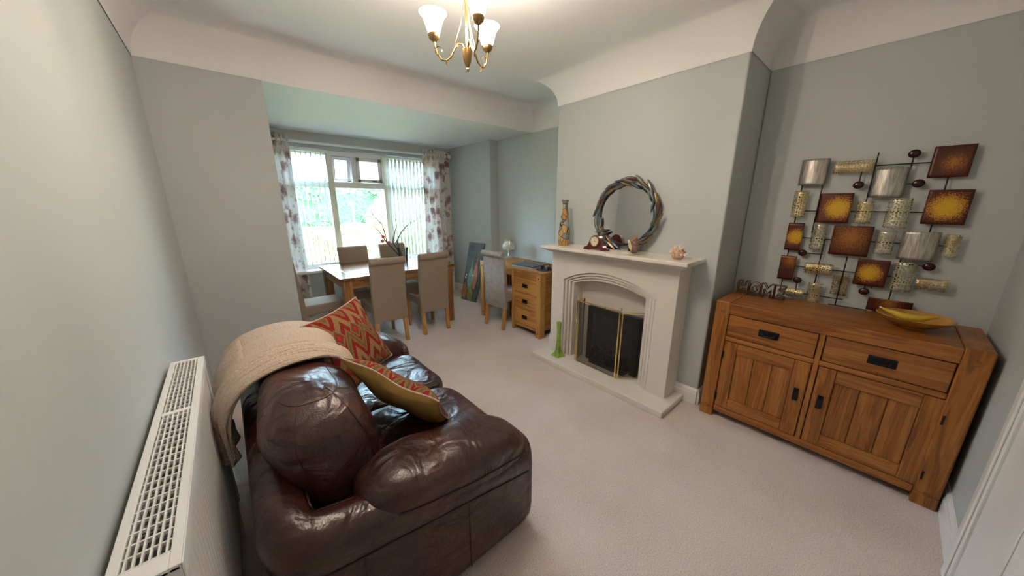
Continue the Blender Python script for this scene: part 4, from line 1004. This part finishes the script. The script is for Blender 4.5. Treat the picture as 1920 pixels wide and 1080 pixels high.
MB().lathe([(0, 0), (.016, 0), (.017, .02), (.012, .035), (0, .036)], 16, M4=Matrix.Translation((.03, -.527, .83)) @ Matrix.Rotation(R(90), 4, 'X')).build('valve', M['silver'], rd, smooth=True)

# ================================================================== SOFA
sf = tag(empty('sofa', (.42, 1.62, 0)), 'dark brown leather two seat sofa with puffy back cushions', 'sofa')
SX, SY = .42, 1.62
def S(p): return Vector((p[0] - SX, p[1] - SY, p[2]))
SY0, SY1 = .875, 2.42       # outer faces of the two arms
def wr(p, q, amp, f, seed):   # soft irregular puckering of stuffed leather
    return amp * (math.sin(f * q.x * 1.3 + seed) * math.sin(f * q.y + 1.7 * seed) + .6 * math.sin(f * 1.9 * q.z + 2.1 * q.y * f * .4 + seed))
# frame: base plinth
m = MB(); m.box(.02 - SX, .80 - SX, SY0 + .04 - SY, SY1 - .04 - SY, .03, .30); m.build('base', M['leather'], sf, bevel=.03, seg=3)
# back shell
def rounded_box(name, x0, x1, y0, y1, z0, z1, e=.28, parent=sf, fn=None, nu=44, nv=22):
    c = ((x0 + x1) / 2 - SX, (y0 + y1) / 2 - SY, (z0 + z1) / 2); h = ((x1 - x0) / 2, (y1 - y0) / 2, (z1 - z0) / 2)
    mm = MB(); mm.superell(c, h, e, e, nu, nv, fn); return mm.build(name, M['leather'], parent, smooth=True, angle=180)
path_s = []
rc_ = .13
for x in (.850, .78, .60, .40, .20, .12): path_s.append((x, SY0, 0, -1))
for k in range(9):
    a = R(90 * k / 8); path_s.append((-.065 + rc_ - rc_ * math.sin(a), SY0 + rc_ - rc_ * math.cos(a), -math.sin(a), -math.cos(a)))
for k in range(1, 8): path_s.append((-.065, SY0 + rc_ + (SY1 - SY0 - 2 * rc_) * k / 8, -1, 0))
for k in range(9):
    a = R(90 * k / 8); path_s.append((-.065 + rc_ - rc_ * math.cos(a), SY1 - rc_ + rc_ * math.sin(a), -math.cos(a), math.sin(a)))
for x in (.12, .20, .40, .60, .78, .850): path_s.append((x, SY1, 0, 1))
def kx(x): return 1.15 - .36 * max(0, min(1, (x + .06) / .90))
shell_prof = [(.02, .03), (.004, .06), (.0, .12), (.0, .42), (-.012, .455), (-.016, .49), (-.008, .525), (.012, .552), (.045, .566), (.080, .562), (.110, .545), (.126, .515), (.130, .47), (.130, .03)]
def shell_pt(w_, d, z):
    x, y, nx, ny = w_; return S((x - nx * d, y - ny * d, z if z < .2 else z * kx(x)))
MB().loft([[shell_pt(w_, d, z) for d, z in shell_prof] for w_ in path_s]).build('outer_shell', M['leather'], sf, smooth=True, angle=60)
MB().tube([shell_pt(w_, -.004, .425) for w_ in path_s], .004, 6).build('seam', M['seam'], sf, smooth=True)
MB().tube([shell_pt(w_, .122, .533) for w_ in path_s[3:-3]], .0035, 6).build('seam', M['seam'], sf, smooth=True)
bx('deck', M['leather'], sf, .02 - SX, .36 - SX, SY0 + .09 - SY, SY1 - .09 - SY, .30, .535, .02)
# arms: outer panel + roll + cushion pad + front scroll
for s_, ya in ((1, SY0), (-1, SY1)):
    yi = ya + s_ * .235
    def P(y): return ya + s_ * y
    for x in (.16, .54): MB().tube([S((x, P(-.001), .06)), S((x, P(-.001), .42 * kx(x)))], .003, 6).build('seam', M['seam'], sf, smooth=True)
    # front facing pad of the arm
    mm = MB(); mm.superell(S((.866, P(.118), .245)), (.032, .116, .235), .45, .45, 32, 18); mm.build('arm_front', M['leather'], sf, smooth=True, angle=180)
    # padded top
    def afn(p, q, seed=s_):
        t = (q.x + SX - .22) / .66; drop = .095 * max(0, t - .1) + (.05 * max(0, t - .80) ** 1.2 * 4)
        w_ = wr(p, q, .006, 17, 1 + seed); return Vector((q.x, q.y + w_ * .4, q.z - drop + w_))
    c = S((.530, P(.112), .548)); mm = MB(); mm.superell(c, (.352, .138, .098), .62, .62, 56, 26, afn); ap = mm.build('arm_cushion', M['leather'], sf, smooth=True, angle=180)
    MB().tube([afn(None, c + Vector((.354 * math.copysign(abs(math.cos(a)) ** .62, math.cos(a)), -s_ * .139 * abs(math.sin(a)) ** .62, -.022))) for a in [R(8 + 164 * k / 24) for k in range(25)]], .003, 5).build('stitch', M['seam'], ap, smooth=True)
    for dx in (.07, .085, .10):
        MB().tube([afn(None, c + Vector((dx, .139 * math.cos(a), .101 * math.sin(a)))) for a in [R(-10 + 200 * k / 18) for k in range(19)]], .0022, 5).build('stitch', M['seam'], ap, smooth=True)
# seat cushions
for y0, y1 in ((1.085, 1.615), (1.617, 2.19)):
    def sfn(p, q):
        w_ = wr(p, q, .004, 15, y0); return Vector((q.x, q.y, q.z + (w_ if p.z > 0 else 0) - .018 * max(0, p.x) ** 2))
    sc = rounded_box('seat_cushion', .20, .895, y0, y1, .25, .47, .34, fn=sfn, nu=52)
    yc = (y0 + y1) / 2 + .05
    MB().tube([sfn(Vector((0, 0, 1)), S((x, yc, .470 if x < .78 else .470 - (x - .78) ** 2 * 5))) for x in [.42 + .44 * k / 10 for k in range(11)]], .0025, 5).build('stitch', M['seam'], sc, smooth=True)
MB().superell(S((.80, 1.635, .17)), (.075, .55, .14), .3, .3, 30, 12).build('front_rail', M['leather'], sf, smooth=True, angle=180)
# back cushions: pillowy, head-roll on top
for y0, y1, sd in ((1.045, 1.625, .4), (1.635, 2.27, 2.2)):
    def bfn(p, q):
        t = (p.z + 1) / 2
        lean = -.06 * t + .02; fat = 1 + .10 * math.sin(math.pi * min(1, t * 1.05)) - .05 * math.sin(2 * math.pi * t)
        w_ = wr(p, q, .0065, 16, sd)
        x = q.x * 1.0 + lean; cx = S((.165, 0, 0)).x
        x = cx + (q.x - cx) * fat + lean + w_
        return Vector((x, q.y + w_ * .7, q.z + w_ * .6 - .025 * p.y * p.y * t))
    c = S((.165, (y0 + y1) / 2, .645)); h = (.155, (y1 - y0) / 2, .235)
    mm = MB(); mm.superell(c, h, .62, .60, 60, 36, bfn); bc = mm.build('back_cushion', M['leather'], sf, smooth=True, angle=180)
    def seam(fn_, n=24): 
        MB().tube([fn_(k / n) for k in range(n + 1)], .0014, 5).build('stitch', M['seam'], bc, smooth=True)
    def onsurf(th, ph):
        sg = lambda x, e: math.copysign(abs(x) ** e, x)
        p = Vector((sg(math.cos(ph), .62) * sg(math.cos(th), .6), sg(math.cos(ph), .62) * sg(math.sin(th), .6), sg(math.sin(ph), .62)))
        return bfn(p, Vector((c.x + h[0] * p.x * 1.004, c.y + h[1] * p.y * 1.004, c.z + h[2] * p.z * 1.004)))
    seam(lambda t: onsurf(R(-60 - 60 * 0), R(-75 + 150 * t)))
    seam(lambda t: onsurf(R(-110), R(-75 + 150 * t)))
    seam(lambda t: onsurf(R(-150 + 110 * t), R(28)))
    seam(lambda t: onsurf(R(-150 + 300 * t), R(64)))

# ------------------------------------------------------------------ blanket over the sofa back
bl = tag(empty('throw_blanket', (.10, 1.75, .62)), 'cream knitted throw draped over the sofa back', 'blanket')
path = [(.316, .760), (.296, .812), (.250, .850), (.195, .868), (.13, .873), (.055, .862), (-.02, .830), (-.075, .768), (-.102, .69), (-.104, .61), (-.100, .53)]
def bpath(t):
    k = t * (len(path) - 1); i = min(int(k), len(path) - 2); f = k - i
    def cr_(a, b_, c_, d): return .5 * (2 * b_ + (c_ - a) * f + (2 * a - 5 * b_ + 4 * c_ - d) * f * f + (-a + 3 * b_ - 3 * c_ + d) * f ** 3)
    g4 = [path[max(0, min(len(path) - 1, i + d))] for d in (-1, 0, 1, 2)]
    return cr_(*[p[0] for p in g4]), cr_(*[p[1] for p in g4])
def blanket(off, ya, yb, t0, t1, seed):
    def fn(u, v):
        t = t0 + (t1 - t0) * v; x, z = bpath(t)
        y = ya + (yb - ya) * u
        fold = .010 * math.sin(u * 21 + 2.5 * math.sin(v * 4 + seed)) * (.35 + 1.3 * max(0, t - .55)) + .006 * math.sin(u * 9 + v * 7 + seed)
        near = max(0, 1 - u * 5)
        gather = max(0, t - .62)
        y = y + gather * .16 * (.5 - u) + .03 * math.sin(v * 6 + seed) * (1 - abs(2 * u - 1)) * .4
        nx, nz = (x - .14), (z - .66); l = math.hypot(nx, nz) or 1
        o = off + fold + near * .002 + .020 * min(1, u * 2.2)
        if t > .75: o += .02 * math.sin(u * 14 + seed) * (t - .75) * 3
        return Vector((x + nx / l * o - .10, y - 1.75, z + nz / l * o - .62))
    return fn
MB().grid(blanket(.012, 1.475, 2.00, 0.04, .985, .4), 70, 60).build('blanket_layer', M['knit'], bl, smooth=True, angle=180, solid=.010)
MB().grid(blanket(.018, 1.465, 1.62, .0, 1.0, 1.9), 24, 60).build('folded_edge', M['knit'], bl, smooth=True, angle=180, solid=.012)
MB().grid(blanket(.026, 1.50, 1.60, .30, .93, 3.1), 16, 40).build('folded_edge', M['knit'], bl, smooth=True, angle=180, solid=.012)
MB().grid(blanket(.022, 1.66, 1.93, .58, 1.08, 5.0), 24, 30).build('hanging_end', M['knit'], bl, smooth=True, angle=180, solid=.012)

# ------------------------------------------------------------------ kilim cushions
def cushion(label, loc, rot, a, T):
    r_ = tag(empty('cushion', loc), label, 'cushion', 'kilim cushions on the sofa'); r_.rotation_mode = 'QUATERNION'; r_.rotation_quaternion = rot
    mm = MB()
    def side(sg_):
        def fn(u, v):
            x, y = 2 * u - 1, 2 * v - 1
            k = ((1 - x ** 2) * (1 - y ** 2)); tt = T * k ** .42 if k > 0 else 0
            px, py = a * x * (1 - .07 * (1 - y * y)), a * y * (1 - .07 * (1 - x * x))
            return Vector((px, py, sg_ * tt + .006 * math.sin(5 * x + 3 * y)))
        return fn
    mm.cur = 0; mm.grid(side(1), 28, 28); mm.cur = 1
    b2 = MB(); b2.grid(side(-1), 28, 28); mm.add(b2.v, [f[::-1] for f in b2.f])
    mm.build('cushion_cover', [M['kilim'], M['mustard']], r_, smooth=True, angle=180)
    fn = side(1); pts = [fn(t, 0) for t in [k / 20 for k in range(20)]] + [fn(1, t) for t in [k / 20 for k in range(20)]] + [fn(1 - t, 1) for t in [k / 20 for k in range(20)]] + [fn(0, 1 - t) for t in [k / 20 for k in range(21)]]
    MB().tube(pts, .004, 6).build('piping', M['pipe'], r_, smooth=True)
    return r_
def frame_q(normal, xdir):
    z = Vector(normal).normalized(); x = Vector(xdir); x = (x - z * x.dot(z)).normalized(); y = z.cross(x)
    return Matrix((x, y, z)).transposed().to_quaternion()
q1 = frame_q((.547, -.708, .446), (.77, .635, .062))
cushion('red and tan zigzag kilim cushion standing on its corner against the far back cushion', (.440, 1.895, .735), q1, .215, .070)
q2 = frame_q((.74, .25, .62), (.5, -.8, -.32))
cushion('kilim cushion with mustard back tucked between the arm and back cushion', (.500, 1.365, .640), q2, .232, .065)

# ================================================================== CHANDELIER
chx, chy, chz, KS = 0.90, 1.329, 2.053, 0.82
ch = tag(empty('chandelier', (chx, chy, chz)), 'antique brass three arm chandelier with flared opal glass shades', 'chandelier'); ch.scale = (KS, KS, KS); HR = (ZC - chz) / KS
MB().lathe([(0, -.004), (.006, 0), (.008, .008), (.004, .016), (.010, .022), (.020, .045), (.025, .075), (.026, .098), (.020, .100), (0, .100)], 28).build('hub', M['antique_brass'], ch, smooth=True)
MB().tube([(0, 0, .10), (0, 0, HR - .02)], .006, 10).build('rod', M['brass'], ch, smooth=True)
MB().lathe([(0, HR - .03), (.03, HR - .03), (.05, HR - .01), (.052, HR), (0, HR)], 28).build('ceiling_rose', M['antique_brass'], ch, smooth=True)
def shade_mat():
    m, nt, b = new_mat('opal_shade')
    no = N(nt, 'ShaderNodeTexNoise'); no.inputs['Scale'].default_value = 20; nt.links.new(coords(nt), no.inputs['Vector'])
    r_ = ramp(nt, [(.3, (.95, .90, .80)), (.7, (1, .96, .88))]); nt.links.new(no.outputs['Fac'], r_.inputs[0])
    tr = N(nt, 'ShaderNodeBsdfTranslucent'); nt.links.new(r_.outputs[0], tr.inputs[0])
    tp = N(nt, 'ShaderNodeBsdfTransparent'); tp.inputs[0].default_value = (1, .97, .92, 1)
    a = N(nt, 'ShaderNodeMixShader'); a.inputs[0].default_value = .40; nt.links.new(tr.outputs[0], a.inputs[1]); nt.links.new(tp.outputs[0], a.inputs[2])
    nt.links.new(a.outputs[0], nt.nodes['Material Output'].inputs[0]); return m
M['shade'] = shade_mat()
RA = .170
for k in range(3):
    a = R(15 + 120 * k); ca, sa = math.cos(a), math.sin(a)
    def A(r_, z): return Vector((r_ * ca, r_ * sa, z))
    prof = [(.012, .098), (.025, .122), (.045, .124), (.065, .100), (.085, .066), (.108, .052), (.135, .056), (.158, .082), (RA, .120), (RA, .145)]
    arm = MB().tube([A(*p) for p in prof], .0048, 8).build('arm', M['antique_brass'], ch, smooth=True)
    MB().tube([A(.15 + .018 * math.cos(t), .095 + .018 * math.sin(t)) + Vector((-sa, ca, 0)) * .006 for t in [R(-100 + 300 * j / 14) for j in range(15)]], .002, 5).build('scroll', M['antique_brass'], arm, smooth=True)
    MB().tube([A(.108, .052), A(.110, .036), A(.106, .026)], [.005, .004, .001], 6).build('drop', M['antique_brass'], arm, smooth=True)
    MB().lathe([(0, 0), (.012, .0), (.026, .012), (.030, .030), (.028, .034), (0, .034)], 24, M4=Matrix.Translation(A(RA, .140))).build('cup', M['antique_brass'], ch, smooth=True)
    MB().lathe([(.027, .0), (.032, .015), (.040, .042), (.050, .070), (.063, .088), (.070, .094)], 32, M4=Matrix.Translation(A(RA, .170)), cap=False).build('glass_shade', M['shade'], ch, smooth=True)
    MB().tube([A(.006, .26 + .06), A(.03, .21), A(.06, .135), A(.07, .095)], .0012, 5).build('chain', M['brass'], ch, smooth=True)
    ld = bpy.data.lights.new('bulb', 'POINT'); ld.energy = BULB_POWER; ld.color = (1, .87, .75); ld.shadow_soft_size = .02
    lo = bpy.data.objects.new('bulb', ld); COL.objects.link(lo); lo.parent = ch; lo.location = A(RA, .212)

# ================================================================== OUTSIDE
M['lawn'] = plain('lawn', (.10, .17, .035), 1.0, var=.3, nscale=6)
struct(MB().box(-30, 40, 5.35, 60, -.35, -.30).build('ground', M['lawn']))
struct(MB().box(-6, 9, 5.27, 7.2, -.32, -.27).build('bounce_slab', plain('pale_bounce', (.42, .40, .37), .9, var=.15, nscale=3)))  # unseen pale slab, added to bounce daylight up onto the bay ceiling
def hedge(name, x0, x1, y0, y1, z1, col, label, nleaf, ls, seed, mat2=None):
    random.seed(seed)
    r_ = tag(empty(name, ((x0 + x1) / 2, (y0 + y1) / 2, -.3)), label, 'hedge')
    cx, cy = (x0 + x1) / 2, (y0 + y1) / 2; mm = MB(); hz = z1 + .3
    def body(p, q):
        w_ = .07 * (math.sin(3.1 * q.x + seed) + math.sin(5.3 * q.x + 2.2 * q.z) * .6 + math.sin(7 * q.z + seed)); return Vector((q.x, q.y + w_, q.z + w_ * .7))
    mm.superell((0, 0, hz / 2), ((x1 - x0) / 2, (y1 - y0) / 2, hz / 2), .22, .22, 90, 30, body)
    mm.build('hedge_body', plain(name + '_body', col, 1.0, var=.45, nscale=11, spec=.1), r_, smooth=True, angle=180)
    lf = MB()
    for k in range(nleaf):
        side = random.random()
        if side < .72: p = Vector((random.uniform(x0 - cx, x1 - cx), y0 - cy + random.uniform(-.02, .06), random.uniform(.2, hz)))
        else: p = Vector((random.uniform(x0 - cx, x1 - cx), random.uniform(y0 - cy, y1 - cy), hz + random.uniform(-.05, .04)))
        p = body(None, p); s_ = ls * random.uniform(.6, 1.4)
        u = Vector((random.gauss(0, 1), random.gauss(0, .5), random.gauss(0, 1))).normalized(); w_ = u.cross(Vector((random.gauss(0, .4), -1, random.gauss(.4, .4)))).normalized()
        lf.add([p - u * s_, p + w_ * s_ * .45 + Vector((0, -.01, 0)), p + u * s_, p - w_ * s_ * .45], [(0, 1, 2, 3)])
    o = lf.build('leaves', plain(name + '_leaf', col, .8, var=.45, nscale=16, spec=.2), r_); o['kind'] = 'stuff'
    return r_
hedge('golden_hedge', -1.5, 6.5, 7.6, 8.8, on_y(690, 428, 7.6).z, (.26, .24, .06), 'low clipped golden privet hedge outside the window', 9000, .045, 1)
hedge('tall_hedge', -6.0, 13.0, 13.0, 14.5, on_y(690, 344, 13.0).z, (.035, .075, .030), 'tall dark green hedge beyond the golden hedge', 9000, .12, 2)
# flowering shrub
sh = tag(empty('flowering_shrub', (4.55, 10.5, -.3)), 'pale blossoming shrub standing before the tall hedge', 'shrub')
random.seed(9)
MB().tube([(0, 0, 0), (.03, 0, .5), (-.02, .05, 1.0), (.05, 0, 1.5)], [.09, .07, .05, .03], 8).build('trunk', M['twig'], sh, smooth=True)
top = on_y(760, 352, 10.5).z + .3
mm = MB(); mb2 = MB()
for k in range(4200):
    th = random.uniform(0, 2 * math.pi); cz_ = random.uniform(-1, 1); rr_ = (random.uniform(.55, 1)) ** .5
    p = Vector((1.25 * rr_ * math.sqrt(1 - cz_ * cz_) * math.cos(th), .9 * rr_ * math.sqrt(1 - cz_ * cz_) * math.sin(th), top * .55 + top * .45 * rr_ * cz_))
    u = Vector((random.gauss(0, 1), random.gauss(0, 1), random.gauss(0, 1))).normalized() * .055; w_ = u.cross(Vector((0, 0, 1)) + Vector((random.random(), random.random(), 0))) * .6
    (mb2 if k % 3 == 0 else mm).add([p - u, p + w_, p + u, p - w_], [(0, 1, 2, 3)])
o = mm.build('foliage', plain('shrub_leaf', (.14, .17, .07), .8, var=.4, nscale=9), sh); o['kind'] = 'stuff'
o = mb2.build('blossom', plain('shrub_blossom', (.55, .46, .42), .8, var=.2, nscale=9), sh); o['kind'] = 'stuff'
# washing line post
wp = tag(empty('washing_line_post', (on_y(666, 430, 10.0).x, 10.0, -.3)), 'grey metal washing line post in the garden', 'post')
zt = on_y(664, 382, 10.0).z + .3
MB().tube([(0, 0, 0), (0, 0, zt)], .024, 10).build('post', plain('galvanised', (.40, .44, .46), .6, metal=.3), wp, smooth=True)
MB().tube([(-.09, 0, zt + .05), (.0, 0, zt - .02), (.07, 0, zt + .02)], .014, 8).build('hook_arm', plain('galvanised_arm', (.40, .44, .46), .6, metal=.3), wp, smooth=True)
# neighbouring house: brick wall, tiled roof, chimney
hs = tag(empty('neighbour_house', (5.0, 24.0, -.3)), 'pale tiled roof of the neighbouring house above the hedge', 'house')
def roof_mat():
    m, nt, b = new_mat('roof_tiles')
    br = N(nt, 'ShaderNodeTexBrick'); br.offset = .5; br.inputs['Scale'].default_value = 1.0; br.inputs['Brick Width'].default_value = .34; br.inputs['Row Height'].default_value = .26; br.inputs['Mortar Size'].default_value = .035
    br.inputs['Color1'].default_value = (.17, .15, .15, 1); br.inputs['Color2'].default_value = (.14, .125, .125, 1); br.inputs['Mortar'].default_value = (.15, .135, .135, 1)
    nt.links.new(coords(nt, (1, 1, 1), 'UV'), br.inputs['Vector']); nt.links.new(br.outputs[0], b.inputs['Base Color']); b.inputs['Roughness'].default_value = .9
    bump(nt, b, math_n(nt, 'SUBTRACT', 1.0, br.outputs['Fac']), 1.0, .05); return m
ze = 3.4; zr = on_y(650, 262, 27.0).z + 1.2
o = MB().box(-16, 14, 0, 7, 0, ze).build('brick_wall', plain('brick', (.30, .14, .10), .9, var=.2, nscale=5), hs)
mm = MB(); mm.add([(-16.4, -.5, ze - .2), (14.4, -.5, ze - .2), (14.4, 3.5, zr), (-16.4, 3.5, zr), (14.4, 7.5, ze - .2), (-16.4, 7.5, ze - .2)], [(0, 1, 2, 3), (3, 2, 4, 5), (0, 3, 5), (1, 4, 2)])
rf = mm.build('roof', roof_mat(), hs); uv = rf.data.uv_layers.new(name='UVMap')
for poly in rf.data.polygons:
    for li in poly.loop_indices:
        v_ = rf.data.vertices[rf.data.loops[li].vertex_index].co; uv.data[li].uv = (v_.x, v_.z * 1.3)
cp_ = on_y(566, 312, 25.0)
bx('chimney', plain('chimney_brick', (.30, .11, .08), .9, var=.2), hs, cp_.x - 5 - .45, cp_.x - 5 + .45, 0.2, 1.2, 3.2, cp_.z + 1.0, 0)
